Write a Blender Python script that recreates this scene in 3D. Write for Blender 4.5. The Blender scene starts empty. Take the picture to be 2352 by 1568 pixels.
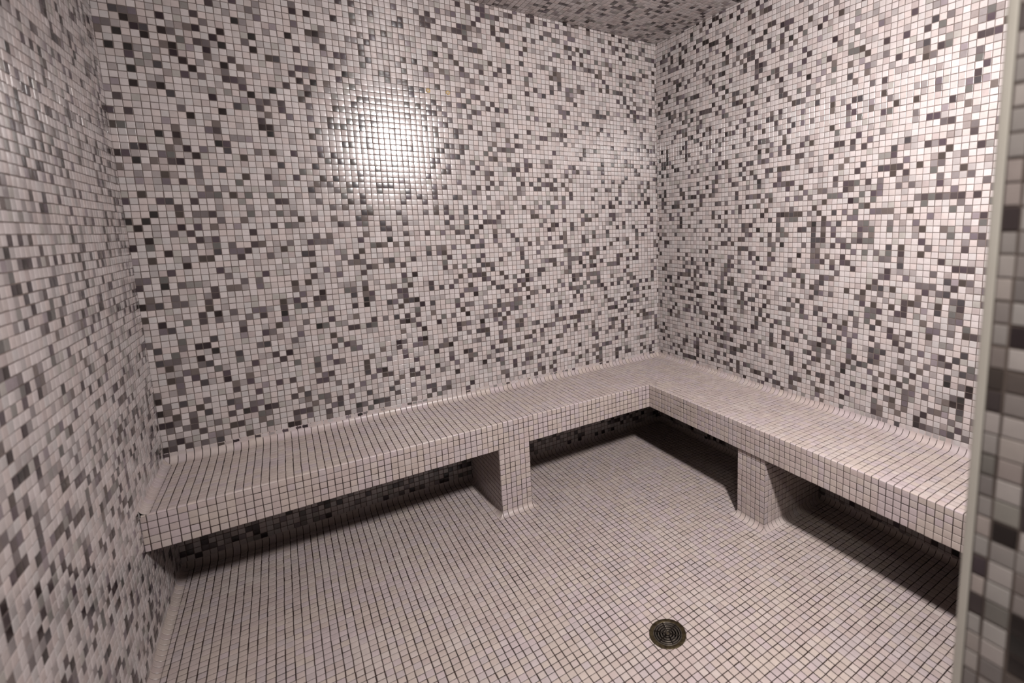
import bpy, math
import numpy as np

S = 0.025                      # one tile pitch = 25 mm; all plan numbers below are in tile pitches
rng = np.random.default_rng(7)
scene = bpy.context.scene
COL = scene.collection

# ---------------------------------------------------------------- room measurements (tile pitches)
XL, XR = -0.65, 99.2           # left / right wall
YB, YF = 0.0, -90.6            # back / front wall
ZC = 96.76                     # ceiling
D1, D2 = 17.37, 17.2           # bench depth on the back wall / on the right wall
XF = 82.0                      # front of the right-hand bench
ZT, ZU = 18.0, 13.0            # bench top / underside
XJ = 43.2                      # door jamb face
TR = 1.0                       # floor cove radius


ALB = 0.58                     # the photograph's white is its exposure, not its paint: real glazes reflect about this share of it


def srgb(r, g, b):
    c = np.array([r, g, b], float) / 255.0
    return ALB * np.where(c <= 0.04045, c / 12.92, ((c + 0.055) / 1.055) ** 2.4)


# ---------------------------------------------------------------- materials
def new_mat(name):
    m = bpy.data.materials.new(name)
    m.use_nodes = True
    nt = m.node_tree
    b = nt.nodes["Principled BSDF"]
    return m, nt, b


def tile_material(name, rough, spec, mottling, scale, bump):
    m, nt, b = new_mat(name)
    at = nt.nodes.new("ShaderNodeAttribute"); at.attribute_name = "tile_col"
    tc = nt.nodes.new("ShaderNodeTexCoord")
    n1 = nt.nodes.new("ShaderNodeTexNoise"); n1.inputs["Scale"].default_value = scale; n1.inputs["Detail"].default_value = 4
    nt.links.new(tc.outputs["Object"], n1.inputs["Vector"])
    mr = nt.nodes.new("ShaderNodeMapRange")
    mr.inputs["From Min"].default_value = 0.3; mr.inputs["From Max"].default_value = 0.7
    mr.inputs["To Min"].default_value = 1 - mottling; mr.inputs["To Max"].default_value = 1 + mottling
    nt.links.new(n1.outputs["Fac"], mr.inputs["Value"])
    mul = nt.nodes.new("ShaderNodeVectorMath"); mul.operation = "SCALE"
    nt.links.new(at.outputs["Color"], mul.inputs[0]); nt.links.new(mr.outputs["Result"], mul.inputs["Scale"])
    nt.links.new(mul.outputs["Vector"], b.inputs["Base Color"])
    n2 = nt.nodes.new("ShaderNodeTexNoise"); n2.inputs["Scale"].default_value = 55; n2.inputs["Detail"].default_value = 2
    nt.links.new(tc.outputs["Object"], n2.inputs["Vector"])
    bp = nt.nodes.new("ShaderNodeBump"); bp.inputs["Strength"].default_value = bump; bp.inputs["Distance"].default_value = 0.0012
    nt.links.new(n2.outputs["Fac"], bp.inputs["Height"]); nt.links.new(bp.outputs["Normal"], b.inputs["Normal"])
    b.inputs["Roughness"].default_value = rough
    b.inputs["Specular IOR Level"].default_value = spec
    return m


def noise_material(name, c1, c2, rough, scale=40, metallic=0.0, spec=0.5):
    m, nt, b = new_mat(name)
    tc = nt.nodes.new("ShaderNodeTexCoord")
    n = nt.nodes.new("ShaderNodeTexNoise"); n.inputs["Scale"].default_value = scale; n.inputs["Detail"].default_value = 5
    nt.links.new(tc.outputs["Object"], n.inputs["Vector"])
    r = nt.nodes.new("ShaderNodeValToRGB")
    r.color_ramp.elements[0].position = 0.35; r.color_ramp.elements[1].position = 0.65
    r.color_ramp.elements[0].color = (*c1, 1); r.color_ramp.elements[1].color = (*c2, 1)
    nt.links.new(n.outputs["Fac"], r.inputs["Fac"]); nt.links.new(r.outputs["Color"], b.inputs["Base Color"])
    b.inputs["Roughness"].default_value = rough; b.inputs["Metallic"].default_value = metallic
    b.inputs["Specular IOR Level"].default_value = spec
    return m


M_WALL = tile_material("glazed_mosaic", 0.17, 0.55, 0.05, 60, 0.10)
M_FLOOR = tile_material("matt_mosaic", 0.36, 0.4, 0.05, 45, 0.2)
M_WGROUT = noise_material("grey_grout", srgb(104, 92, 88), srgb(132, 118, 112), 0.85, 12, spec=0.2)
M_FGROUT = noise_material("dark_grout", srgb(44, 33, 30), srgb(70, 54, 49), 0.85, 9, spec=0.2)
M_CONC = noise_material("rendered_backing", srgb(120, 112, 104), srgb(150, 141, 132), 0.9, 14)
M_TRIM = noise_material("trim_plastic", srgb(236, 228, 218), srgb(244, 237, 228), 0.4, 8)
M_BRASS = noise_material("tarnished_brass", srgb(62, 50, 34), srgb(104, 92, 66), 0.45, 90, metallic=0.75)
M_GRATE = noise_material("worn_grate_metal", srgb(86, 78, 72), srgb(128, 118, 108), 0.42, 110, metallic=0.7)
M_PIT = noise_material("drain_dark", srgb(18, 15, 13), srgb(30, 25, 21), 0.8, 30)
M_PLUG = noise_material("yellowed_plug", srgb(150, 118, 62), srgb(208, 176, 112), 0.55, 220)


# ---------------------------------------------------------------- tile colours
PAL = {
    "W": [(214, 203, 201), (210, 200, 197), (218, 208, 206), (206, 194, 190), (213, 199, 195), (207, 200, 198)],
    "L": [(190, 182, 180), (182, 174, 172), (194, 180, 177), (184, 178, 172), (176, 166, 164)],
    "G": [(158, 150, 149), (150, 141, 141), (164, 152, 149), (148, 143, 139), (156, 144, 148)],
    "M": [(122, 113, 113), (112, 103, 104), (118, 107, 103), (112, 109, 106), (120, 109, 115)],
    "D": [(88, 78, 79), (80, 70, 72), (84, 75, 71), (82, 77, 79), (90, 78, 84)],
    "K": [(58, 49, 49), (52, 45, 44), (60, 50, 54), (55, 52, 51)],
    "Y": [(214, 198, 172), (208, 190, 160)],
    "P": [(206, 190, 190)],
}
PLIN = {k: np.array([srgb(*c) for c in v]) for k, v in PAL.items()}
CLS = np.array(list("WLGMDK"))


def mosaic_colours(nu, nv, fixed=None, p=(0.58, 0.14, 0.09, 0.07, 0.075, 0.045)):
    cl = rng.choice(CLS, size=(nu, nv), p=p)
    if fixed:
        for (i, j), c in fixed.items():
            if 0 <= i < nu and 0 <= j < nv:
                cl[i, j] = c
    out = np.zeros((nu, nv, 3))
    for k, v in PLIN.items():
        m = cl == k
        n = int(m.sum())
        if n:
            out[m] = v[rng.integers(0, len(v), n)] * rng.normal(1, 0.035, (n, 1))
    return np.clip(out, 0.005, 0.9)


FPAL = np.array([srgb(*c) for c in [(206, 190, 185), (205, 189, 181), (202, 188, 187), (207, 192, 183), (202, 185, 180), (205, 189, 189), (209, 195, 189)]])


def pale_colours(nu, nv):
    # soft patches: neighbouring tiles from one batch share a tint
    g = rng.integers(0, len(FPAL), (nu // 5 + 2, nv // 5 + 2))
    big = np.repeat(np.repeat(g, 5, 0), 5, 1)[:nu, :nv]
    own = rng.integers(0, len(FPAL), (nu, nv))
    pick = np.where(rng.random((nu, nv)) < 0.5, big, own)
    return np.clip(FPAL[pick] * rng.normal(1, 0.028, (nu, nv, 1)), 0.01, 0.9)


# ---------------------------------------------------------------- mesh builder
class Geo:
    def __init__(self):
        self.v, self.f, self.m, self.c, self.n = [], [], [], [], []
        self.count = 0

    def add(self, verts, faces, mat, cols, norms):
        """verts (N,3) in tile pitches; faces (F,4) int; mat int or (F,); cols (F,3); norms (F,4,3)"""
        F = len(faces)
        self.v.append(np.asarray(verts, float)); self.f.append(np.asarray(faces) + self.count)
        self.m.append(np.broadcast_to(np.asarray(mat), (F,)).astype(np.int32))
        self.c.append(np.broadcast_to(np.asarray(cols, float), (F, 3)))
        self.n.append(np.asarray(norms, float)); self.count += len(verts)

    def box(self, lo, hi, mat, col=(0.2, 0.18, 0.16)):
        lo, hi = np.minimum(lo, hi), np.maximum(lo, hi)
        c = np.array([[x, y, z] for x in (lo[0], hi[0]) for y in (lo[1], hi[1]) for z in (lo[2], hi[2])])
        fs = np.array([[0, 1, 3, 2], [4, 6, 7, 5], [0, 4, 5, 1], [2, 3, 7, 6], [0, 2, 6, 4], [1, 5, 7, 3]])
        ns = np.array([[-1, 0, 0], [1, 0, 0], [0, -1, 0], [0, 1, 0], [0, 0, -1], [0, 0, 1]], float)
        self.add(c, fs, mat, np.array(col), np.repeat(ns[:, None, :], 4, 1))

    def build(self, name, mats, parent=None, origin=(0, 0, 0)):
        v = np.concatenate(self.v) * S - np.array(origin) * S
        f = np.concatenate(self.f); m = np.concatenate(self.m); c = np.concatenate(self.c); n = np.concatenate(self.n)
        me = bpy.data.meshes.new(name)
        F = len(f)
        me.vertices.add(len(v)); me.vertices.foreach_set("co", v.astype(np.float32).ravel())
        me.loops.add(F * 4); me.loops.foreach_set("vertex_index", f.astype(np.int32).ravel())
        me.polygons.add(F)
        me.polygons.foreach_set("loop_start", np.arange(0, F * 4, 4, dtype=np.int32))
        me.polygons.foreach_set("material_index", m)
        me.polygons.foreach_set("use_smooth", np.ones(F, bool))
        for mt in mats:
            me.materials.append(mt)
        me.update(calc_edges=True)
        a = me.attributes.new("tile_col", "FLOAT_COLOR", "FACE")
        a.data.foreach_set("color", np.concatenate([c, np.ones((F, 1))], 1).astype(np.float32).ravel())
        n = n / np.maximum(np.linalg.norm(n, axis=2, keepdims=True), 1e-9)
        me.normals_split_custom_set(n.reshape(-1, 3).astype(np.float32).tolist())
        o = bpy.data.objects.new(name, me); COL.objects.link(o)
        if parent is not None:
            o.parent = parent
        else:
            o.location = np.array(origin) * S
        return o


def lines(a, b, phase=0.0):
    """grid lines between a and b at integer + phase, with the cut ends kept"""
    k = np.arange(math.ceil(min(a, b) - phase), math.floor(max(a, b) - phase) + 1) + phase
    lo, hi = min(a, b), max(a, b)
    k = k[(k > lo + 0.12) & (k < hi - 0.12)]
    return np.concatenate([[lo], k, [hi]])


def sheet(geo, U, V, O, eu, ev, cols, gw=0.085, bev=0.03, th=0.045, jit=0.010, tilt=0.006, keep=None, warp=None, wob=0.010):
    """flat run of tiles. Every tile is raised above the grout with rounded edges; slots 0 = tile, 1 = grout."""
    U = np.asarray(U, float); V = np.asarray(V, float); nu, nv = len(U) - 1, len(V) - 1
    O, eu, ev = (np.asarray(x, float) for x in (O, eu, ev)); en = np.cross(eu, ev)
    I, J = np.meshgrid(np.arange(nu), np.arange(nv), indexing="ij")
    k = np.ones((nu, nv), bool) if keep is None else keep(U, V)
    I, J = I[k], J[k]; n = len(I)
    col = cols[I, J]
    # slightly wandering courses
    wu = np.cumsum(rng.normal(0, wob, nv + 1)); wu -= np.linspace(wu[0], wu[-1], nv + 1)
    wv = np.cumsum(rng.normal(0, wob, nu + 1)); wv -= np.linspace(wv[0], wv[-1], nu + 1)
    CU, CV = np.meshgrid(U, V, indexing="ij")
    ein = np.minimum(1, np.minimum(CU - U[0], U[-1] - CU)); evn = np.minimum(1, np.minimum(CV - V[0], V[-1] - CV))
    CU = CU + wu[None, :] * ein; CV = CV + wv[:, None] * evn
    idx = np.arange((nu + 1) * (nv + 1)).reshape(nu + 1, nv + 1)
    q = np.stack([idx[I, J], idx[I + 1, J], idx[I + 1, J + 1], idx[I, J + 1]], 1)
    cu, cv = CU.ravel(), CV.ravel()
    qu, qv = cu[q], cv[q]
    mu, mv = qu.mean(1, keepdims=True), qv.mean(1, keepdims=True)
    du, dv = (qu.max(1) - qu.min(1))[:, None], (qv.max(1) - qv.min(1))[:, None]
    g = gw / 2 * np.clip(rng.normal(1, 0.22, (n, 1)), 0.5, 1.6)
    ju, jv = rng.normal(0, jit, (n, 1)), rng.normal(0, jit, (n, 1))
    su, sv = np.sign(qu - mu), np.sign(qv - mv)

    def ring(inset):
        gu, gv = np.minimum(inset, du * 0.45), np.minimum(inset, dv * 0.45)
        return qu - su * gu + ju, qv - sv * gv + jv
    bu, bv = ring(g); tu, tv = ring(g + bev)
    tx, ty = rng.normal(0, tilt, (n, 1)), rng.normal(0, tilt, (n, 1))
    hh = th * np.clip(rng.normal(1, 0.12, (n, 1)), 0.6, 1.4)
    htop = hh + tx * (tu - mu) + ty * (tv - mv)
    allu = np.concatenate([cu, bu.ravel(), tu.ravel()]); allv = np.concatenate([cv, bv.ravel(), tv.ravel()])
    allh = np.concatenate([np.zeros(len(cu)), np.full(4 * n, 0.0), htop.ravel()])
    if warp is not None:
        allu, allv = warp(allu, allv)
    P = O + allu[:, None] * eu + allv[:, None] * ev + allh[:, None] * en
    b0 = len(cu) + 4 * np.arange(n)[:, None] + np.arange(4); t0 = b0 + 4 * n
    nx = np.array([1, 2, 3, 0])
    fg = np.stack([q, q[:, nx], b0[:, nx], b0], 2).reshape(-1, 4)
    fb = np.stack([b0, b0[:, nx], t0[:, nx], t0], 2).reshape(-1, 4)
    ntile = en - tx * eu - ty * ev                                  # (n,3)
    outd = su[..., None] * eu + sv[..., None] * ev                  # (n,4,3)
    ntop = ntile[:, None, :] + 0.05 * outd
    side = np.stack([-ev, eu, ev, -eu])                             # outward per side 0..3
    nlow = ntile[:, None, :] * 0.35 + side[None]
    nmid = ntile[:, None, :] + 0.35 * side[None]
    nb = np.stack([nlow, nlow, nmid, nmid], 2).reshape(-1, 4, 3)
    ng = np.broadcast_to(en, (len(fg), 4, 3))
    geo.add(P, np.concatenate([fg, fb, t0]),
            np.concatenate([np.ones(len(fg)), np.zeros(len(fb) + n)]),
            np.concatenate([np.full((len(fg), 3), 0.2), np.repeat(col, 4, 0), col]),
            np.concatenate([ng, nb, ntop]))


def curved(geo, U, prof, pn, O, eu, ea, eb, cols, gw=0.085, bev=0.03, th=0.035, lo=None, hi=None, ends=True):
    """one course of curved tiles: profile points prof (K,2) in the (ea, eb) plane with normals pn, run along eu.
    lo / hi: functions of the profile point giving the run's mitred ends"""
    U = np.asarray(U, float); O, eu, ea, eb = (np.asarray(x, float) for x in (O, eu, ea, eb))
    prof = np.asarray(prof, float); pn = np.asarray(pn, float); K = len(prof); nu = len(U) - 1
    du = np.diff(U); g = np.minimum(gw / 2, du * 0.3); b = np.minimum(bev, du * 0.15)
    us = np.stack([U[:-1], U[:-1] + g, U[:-1] + g + b, U[1:] - g - b, U[1:] - g], 1).ravel()
    us = np.concatenate([us, [U[-1]]]); lev = np.concatenate([np.tile([0, 0, 1, 1, 0], nu), [0]])
    h = np.ones(K)
    if ends:
        h[0] = h[-1] = 0
    H = lev[:, None] * h[None, :] * th
    A, B = np.broadcast_to(prof[:, 0], H.shape), np.broadcast_to(prof[:, 1], H.shape)
    UU = np.repeat(us[:, None], K, 1)
    if lo is not None: UU = np.maximum(UU, lo(A, B))
    if hi is not None: UU = np.minimum(UU, hi(A, B))
    N = pn[None, :, 0, None] * ea + pn[None, :, 1, None] * eb
    P = O + UU[..., None] * eu + (A[..., None] * ea + B[..., None] * eb) + H[..., None] * N
    nU = len(us); idx = np.arange(nU * K).reshape(nU, K)
    a, bq, c, d = idx[:-1, :-1], idx[1:, :-1], idx[1:, 1:], idx[:-1, 1:]
    f = np.stack([a, bq, c, d], -1)
    Nn = np.broadcast_to(N, (nU, K, 3))
    tl = np.zeros((nU, 3))
    kind = np.tile([0, -1, 0, 1, 0], nu)
    fn = np.stack([Nn[:-1, :-1], Nn[1:, :-1], Nn[1:, 1:], Nn[:-1, 1:]], 2)
    sd = kind[:, None, None, None] * eu * 0.9
    fn = fn + sd
    # winding to agree with the normals
    p = P.reshape(-1, 3)
    gn = np.cross(p[f[..., 1]] - p[f[..., 0]], p[f[..., 3]] - p[f[..., 0]])
    flip = (gn * fn[..., 0, :]).sum(-1) .sum() < 0
    if flip:
        f = f[..., ::-1]; fn = fn[..., ::-1, :]
    grout = np.isin(np.arange(5 * nu) % 5, (0, 4))
    mat = np.repeat(grout[:, None].astype(int), K - 1, 1)
    cc = np.repeat(np.repeat(cols, 5, 0)[:, None, :], K - 1, 1)
    if ends:
        pass
    geo.add(p, f.reshape(-1, 4), mat.ravel(), cc.reshape(-1, 3), fn.reshape(-1, 4, 3))


def cove_profile(r, top, k=9):
    t = np.linspace(0, math.pi / 2, k)
    pts = np.stack([r - r * np.cos(t), r - r * np.sin(t)], 1); nr = np.stack([np.cos(t), np.sin(t)], 1)
    if top > r + 0.01:
        pts = np.concatenate([[[0, top], [0, top - 0.05]], pts]); nr = np.concatenate([[[1, 0], [1, 0]], nr])
    else:
        pts = np.concatenate([[pts[0]], pts]); nr = np.concatenate([[nr[0]], nr])
    return pts, nr


def mark(o, label=None, category=None, group=None, kind=None):
    for k, v in (("label", label), ("category", category), ("group", group), ("kind", kind)):
        if v:
            o[k] = v
    return o


def empty(name, loc):
    o = bpy.data.objects.new(name, None); COL.objects.link(o); o.location = np.array(loc) * S
    o.empty_display_size = 0.05
    return o


X, Y, Z = np.eye(3)
WALLM, FLOORM = [M_WALL, M_WGROUT, M_CONC], [M_FLOOR, M_FGROUT, M_CONC]

# wall tiles, course by course from the bench upwards: 0 white, 1 grey, 2 mid grey, 3 dark, 4 near black
BACK_GRID = (0.97615, -0.8499, 0, 0.98242, -0.1144, 20)
BACK_ROWS = [
    [4, 3, 0, 3, 0, 2, 1, 3, 0, 0, 0, 3, 0, 0, 0, 0, 0, 4, 4, 0, 0, 0, 0, 2, 0, 0, 3, 0, 2, 0, 2, 0, 0, 2, 0, 0, 0, 0, 2, 0, 0, 3, 0, 2, 0, 0, 0, 0, 0, 3, 0, 0, 0, 0, 0, 0, 0, 0, 0, 0, 0, 0, 0, 0, 0, 3, 0, 2, 0, 0, 3, 0, 0, 0, 0, 0, 0, 0, 0, 3, 0, 0, 2, 3, 0, 0, 0, 0, 4, 0, 0, 0, 0, 0, 0, 0, 2, 0, 0, 4, 0, 0, 2],
    [0, 2, 4, 0, 0, 0, 1, 2, 1, 0, 0, 0, 0, 0, 2, 0, 0, 0, 2, 0, 2, 0, 0, 3, 0, 0, 0, 0, 4, 2, 0, 4, 3, 3, 0, 0, 0, 0, 0, 0, 0, 0, 3, 0, 2, 3, 0, 0, 0, 0, 4, 0, 0, 0, 0, 0, 0, 0, 3, 0, 0, 0, 3, 0, 0, 0, 2, 3, 0, 3, 0, 0, 0, 0, 0, 0, 2, 0, 0, 0, 0, 0, 3, 2, 0, 0, 0, 0, 3, 0, 0, 3, 3, 0, 0, 0, 0, 3, 0, 2, 0, 0, 0],
    [0, 0, 0, 0, 0, 3, 0, 0, 0, 3, 3, 0, 0, 2, 0, 0, 0, 0, 3, 3, 3, 0, 0, 0, 2, 3, 0, 0, 0, 0, 0, 0, 0, 0, 0, 3, 0, 0, 0, 0, 0, 3, 3, 0, 0, 2, 0, 0, 0, 0, 0, 0, 0, 0, 0, 0, 0, 2, 2, 0, 0, 0, 0, 0, 0, 0, 2, 0, 0, 0, 3, 0, 0, 0, 0, 0, 0, 3, 0, 0, 0, 2, 0, 2, 0, 0, 0, 0, 3, 3, 0, 2, 0, 0, 0, 0, 3, 0, 0, 0, 3, 0, 0],
    [0, 2, 0, 2, 3, 0, 0, 2, 0, 0, 0, 0, 0, 2, 2, 0, 0, 0, 0, 0, 0, 2, 0, 2, 0, 3, 0, 2, 0, 0, 3, 0, 0, 0, 3, 0, 0, 0, 2, 0, 0, 0, 0, 0, 0, 0, 0, 0, 0, 0, 0, 0, 0, 0, 0, 0, 0, 0, 0, 0, 3, 0, 2, 1, 0, 0, 0, 0, 0, 0, 0, 0, 0, 0, 0, 2, 0, 0, 0, 3, 0, 0, 2, 3, 0, 0, 0, 0, 0, 0, 0, 0, 0, 0, 0, 0, 0, 0, 0, 0, 0, 0, 0],
    [4, 4, 2, 0, 3, 0, 0, 0, 0, 3, 0, 4, 3, 0, 4, 3, 0, 0, 0, 1, 2, 0, 2, 2, 0, 0, 0, 0, 0, 0, 0, 0, 0, 0, 0, 3, 0, 0, 0, 0, 0, 3, 0, 0, 0, 0, 0, 4, 0, 0, 0, 0, 0, 0, 0, 0, 0, 2, 0, 0, 3, 0, 0, 3, 3, 0, 3, 0, 2, 0, 3, 0, 2, 3, 0, 0, 0, 0, 0, 0, 0, 2, 2, 0, 2, 3, 2, 0, 0, 0, 0, 0, 0, 0, 0, 1, 2, 2, 0, 0, 0, 0, 0],
    [0, 0, 3, 0, 2, 0, 3, 0, 0, 0, 2, 0, 2, 2, 0, 0, 0, 0, 3, 0, 3, 0, 0, 0, 0, 0, 0, 3, 0, 2, 0, 0, 0, 0, 0, 0, 2, 0, 3, 3, 0, 0, 0, 0, 2, 0, 0, 0, 0, 0, 0, 0, 0, 4, 0, 0, 3, 2, 0, 0, 0, 0, 0, 2, 2, 0, 0, 2, 0, 0, 0, 2, 0, 0, 0, 0, 0, 4, 0, 0, 0, 0, 0, 0, 0, 0, 0, 0, 3, 0, 0, 2, 0, 0, 0, 0, 0, 0, 0, 0, 0, 0, 0],
    [4, 2, 0, 0, 0, 3, 0, 0, 0, 3, 2, 0, 0, 0, 0, 0, 0, 0, 0, 2, 0, 0, 0, 0, 0, 2, 0, 0, 0, 0, 0, 2, 0, 3, 3, 0, 0, 0, 3, 0, 3, 0, 0, 4, 0, 0, 0, 2, 0, 0, 3, 0, 0, 0, 2, 0, 0, 0, 0, 0, 0, 0, 0, 0, 0, 0, 0, 3, 0, 0, 0, 0, 0, 0, 0, 0, 0, 0, 0, 0, 0, 0, 3, 0, 0, 0, 0, 0, 0, 0, 0, 3, 0, 0, 0, 0, 0, 0, 2, 0, 0, 3, 3],
    [0, 2, 0, 3, 0, 0, 2, 0, 0, 0, 0, 0, 0, 3, 0, 0, 0, 0, 0, 0, 0, 0, 3, 3, 0, 0, 0, 0, 0, 0, 3, 0, 3, 4, 0, 0, 0, 0, 0, 0, 0, 0, 0, 0, 0, 0, 3, 0, 0, 0, 2, 2, 0, 0, 0, 0, 3, 2, 0, 3, 0, 3, 2, 0, 0, 0, 0, 0, 0, 4, 0, 0, 0, 0, 0, 0, 0, 0, 0, 0, 0, 3, 3, 0, 0, 2, 0, 0, 0, 2, 3, 0, 3, 0, 0, 0, 2, 0, 0, 0, 0, 3, 0],
    [4, 0, 0, 0, 0, 0, 0, 0, 0, 0, 3, 0, 0, 0, 1, 0, 3, 0, 3, 0, 0, 0, 0, 2, 3, 0, 0, 0, 0, 0, 3, 0, 0, 0, 0, 0, 0, 0, 0, 3, 0, 0, 0, 0, 0, 0, 2, 0, 0, 4, 3, 0, 0, 0, 0, 3, 0, 0, 0, 2, 0, 0, 0, 0, 0, 2, 0, 0, 0, 0, 0, 3, 2, 0, 0, 0, 0, 0, 0, 0, 0, 2, 0, 2, 0, 0, 3, 2, 0, 0, 3, 0, 0, 0, 0, 0, 0, 0, 0, 0, 0, 2, 0],
    [2, 0, 0, 2, 0, 0, 0, 0, 0, 0, 2, 0, 3, 0, 0, 0, 0, 0, 0, 0, 0, 0, 2, 0, 0, 0, 0, 0, 0, 0, 3, 0, 0, 0, 2, 0, 0, 3, 0, 0, 0, 0, 0, 4, 0, 0, 0, 0, 0, 0, 0, 0, 0, 0, 0, 0, 0, 3, 3, 2, 0, 0, 0, 3, 3, 0, 0, 2, 0, 0, 0, 0, 0, 2, 0, 0, 2, 0, 0, 2, 0, 3, 0, 0, 0, 0, 0, 2, 0, 0, 3, 0, 0, 0, 0, 0, 0, 2, 2, 1, 0, 2, 0],
    [0, 0, 0, 2, 0, 0, 3, 0, 0, 4, 0, 0, 2, 0, 0, 0, 0, 0, 0, 0, 0, 0, 3, 0, 0, 3, 2, 0, 0, 0, 0, 2, 0, 0, 0, 0, 0, 2, 0, 0, 0, 0, 0, 0, 2, 2, 4, 0, 0, 0, 0, 1, 2, 0, 0, 0, 0, 2, 0, 0, 0, 0, 0, 0, 0, 3, 0, 3, 0, 0, 0, 0, 0, 2, 3, 0, 3, 0, 0, 0, 0, 2, 0, 0, 0, 0, 2, 3, 3, 0, 0, 3, 0, 0, 0, 3, 0, 3, 3, 2, 2, 0, 0],
    [0, 0, 3, 2, 0, 3, 0, 0, 0, 3, 0, 0, 0, 0, 0, 0, 0, 0, 0, 2, 0, 0, 2, 0, 2, 0, 0, 0, 0, 0, 0, 0, 0, 2, 0, 0, 3, 0, 0, 2, 2, 2, 0, 0, 0, 2, 0, 2, 0, 0, 0, 0, 0, 0, 3, 0, 0, 2, 0, 0, 0, 2, 0, 0, 0, 0, 0, 0, 3, 2, 2, 0, 0, 0, 0, 0, 0, 3, 0, 0, 0, 0, 0, 0, 0, 0, 0, 0, 0, 0, 0, 0, 0, 0, 0, 0, 2, 3, 0, 0, 0, 0, 0],
    [0, 0, 0, 0, 2, 2, 0, 0, 2, 0, 0, 0, 0, 3, 0, 0, 0, 3, 0, 0, 0, 0, 0, 0, 0, 0, 0, 0, 2, 2, 0, 0, 0, 0, 0, 0, 4, 2, 0, 0, 3, 4, 0, 0, 0, 0, 0, 0, 0, 0, 2, 0, 3, 3, 3, 0, 0, 0, 2, 0, 0, 3, 3, 0, 0, 2, 3, 0, 0, 0, 0, 2, 2, 3, 0, 3, 3, 3, 0, 0, 0, 0, 0, 2, 0, 0, 0, 0, 0, 2, 3, 0, 0, 3, 0, 0, 0, 0, 0, 0, 0, 0, 0],
    [0, 0, 3, 0, 0, 0, 2, 3, 0, 0, 0, 2, 0, 0, 0, 0, 3, 0, 4, 0, 0, 0, 0, 0, 0, 3, 0, 3, 2, 0, 0, 0, 0, 0, 0, 0, 0, 0, 0, 0, 0, 0, 0, 0, 0, 0, 0, 0, 3, 0, 0, 0, 0, 2, 0, 0, 0, 3, 2, 0, 0, 2, 3, 0, 0, 0, 0, 0, 0, 0, 0, 3, 0, 0, 0, 0, 0, 3, 3, 2, 3, 0, 0, 0, 0, 0, 3, 3, 4, 0, 0, 3, 0, 0, 0, 0, 0, 0, 0, 0, 0, 0, 0],
    [0, 3, 2, 2, 0, 0, 4, 0, 0, 0, 0, 3, 0, 0, 0, 0, 0, 0, 0, 0, 0, 0, 0, 0, 0, 0, 2, 0, 0, 0, 0, 0, 0, 0, 0, 0, 0, 2, 0, 0, 0, 4, 0, 0, 0, 0, 0, 0, 3, 2, 2, 0, 0, 4, 0, 0, 2, 0, 3, 0, 0, 0, 0, 2, 0, 0, 0, 0, 0, 0, 0, 0, 0, 0, 0, 0, 0, 0, 0, 0, 0, 0, 0, 0, 1, 0, 0, 0, 2, 0, 0, 0, 2, 3, 2, 2, 0, 0, 2, 0, 0, 0, 0],
    [0, 0, 0, 2, 0, 0, 0, 0, 4, 0, 0, 0, 0, 0, 2, 3, 0, 0, 0, 2, 0, 0, 0, 0, 0, 3, 0, 0, 0, 0, 0, 0, 0, 0, 0, 0, 0, 0, 0, 0, 3, 0, 0, 0, 4, 0, 0, 0, 0, 0, 0, 0, 0, 0, 2, 0, 3, 3, 0, 3, 0, 0, 0, 0, 0, 0, 0, 0, 0, 0, 3, 0, 2, 0, 0, 3, 0, 0, 0, 0, 0, 0, 0, 0, 0, 0, 3, 2, 0, 0, 3, 3, 0, 0, 0, 0, 0, 3, 0, 0, 0, 0, 0],
    [0, 3, 0, 0, 2, 0, 4, 4, 0, 0, 0, 0, 0, 0, 0, 0, 0, 1, 0, 0, 2, 0, 0, 0, 0, 0, 0, 0, 3, 3, 0, 3, 2, 0, 0, 0, 0, 3, 4, 2, 0, 0, 0, 0, 0, 2, 0, 2, 0, 0, 4, 0, 0, 0, 0, 0, 2, 0, 2, 0, 2, 3, 0, 0, 0, 3, 0, 0, 0, 0, 2, 0, 3, 0, 0, 0, 0, 0, 2, 0, 0, 2, 0, 0, 0, 3, 0, 0, 0, 0, 0, 0, 3, 0, 0, 2, 0, 0, 0, 0, 0, 0, 0],
    [2, 0, 0, 0, 2, 0, 0, 0, 3, 0, 0, 0, 1, 0, 0, 3, 2, 0, 0, 0, 1, 0, 0, 4, 2, 0, 1, 1, 0, 0, 0, 0, 3, 0, 2, 0, 3, 0, 3, 0, 3, 0, 0, 2, 0, 0, 0, 0, 0, 3, 0, 0, 0, 0, 2, 2, 0, 3, 2, 2, 2, 2, 2, 0, 0, 0, 0, 0, 0, 0, 0, 0, 0, 0, 0, 0, 3, 0, 3, 0, 0, 0, 0, 0, 0, 0, 0, 0, 0, 0, 0, 0, 0, 0, 3, 3, 0, 3, 0, 3, 0, 0, 0],
    [0, 0, 0, 0, 0, 0, 0, 0, 0, 0, 0, 0, 3, 0, 0, 0, 0, 3, 0, 0, 0, 2, 0, 0, 0, 3, 0, 0, 0, 2, 0, 0, 0, 0, 0, 0, 0, 0, 0, 0, 2, 0, 0, 0, 0, 0, 0, 0, 3, 0, 2, 2, 0, 0, 0, 0, 0, 3, 0, 0, 0, 2, 2, 0, 4, 0, 0, 0, 0, 0, 0, 0, 0, 0, 0, 0, 0, 3, 0, 0, 0, 0, 0, 0, 0, 3, 0, 0, 0, 0, 0, 0, 0, 3, 2, 2, 0, 0, 0, 0, 0, 0, 0],
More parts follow.
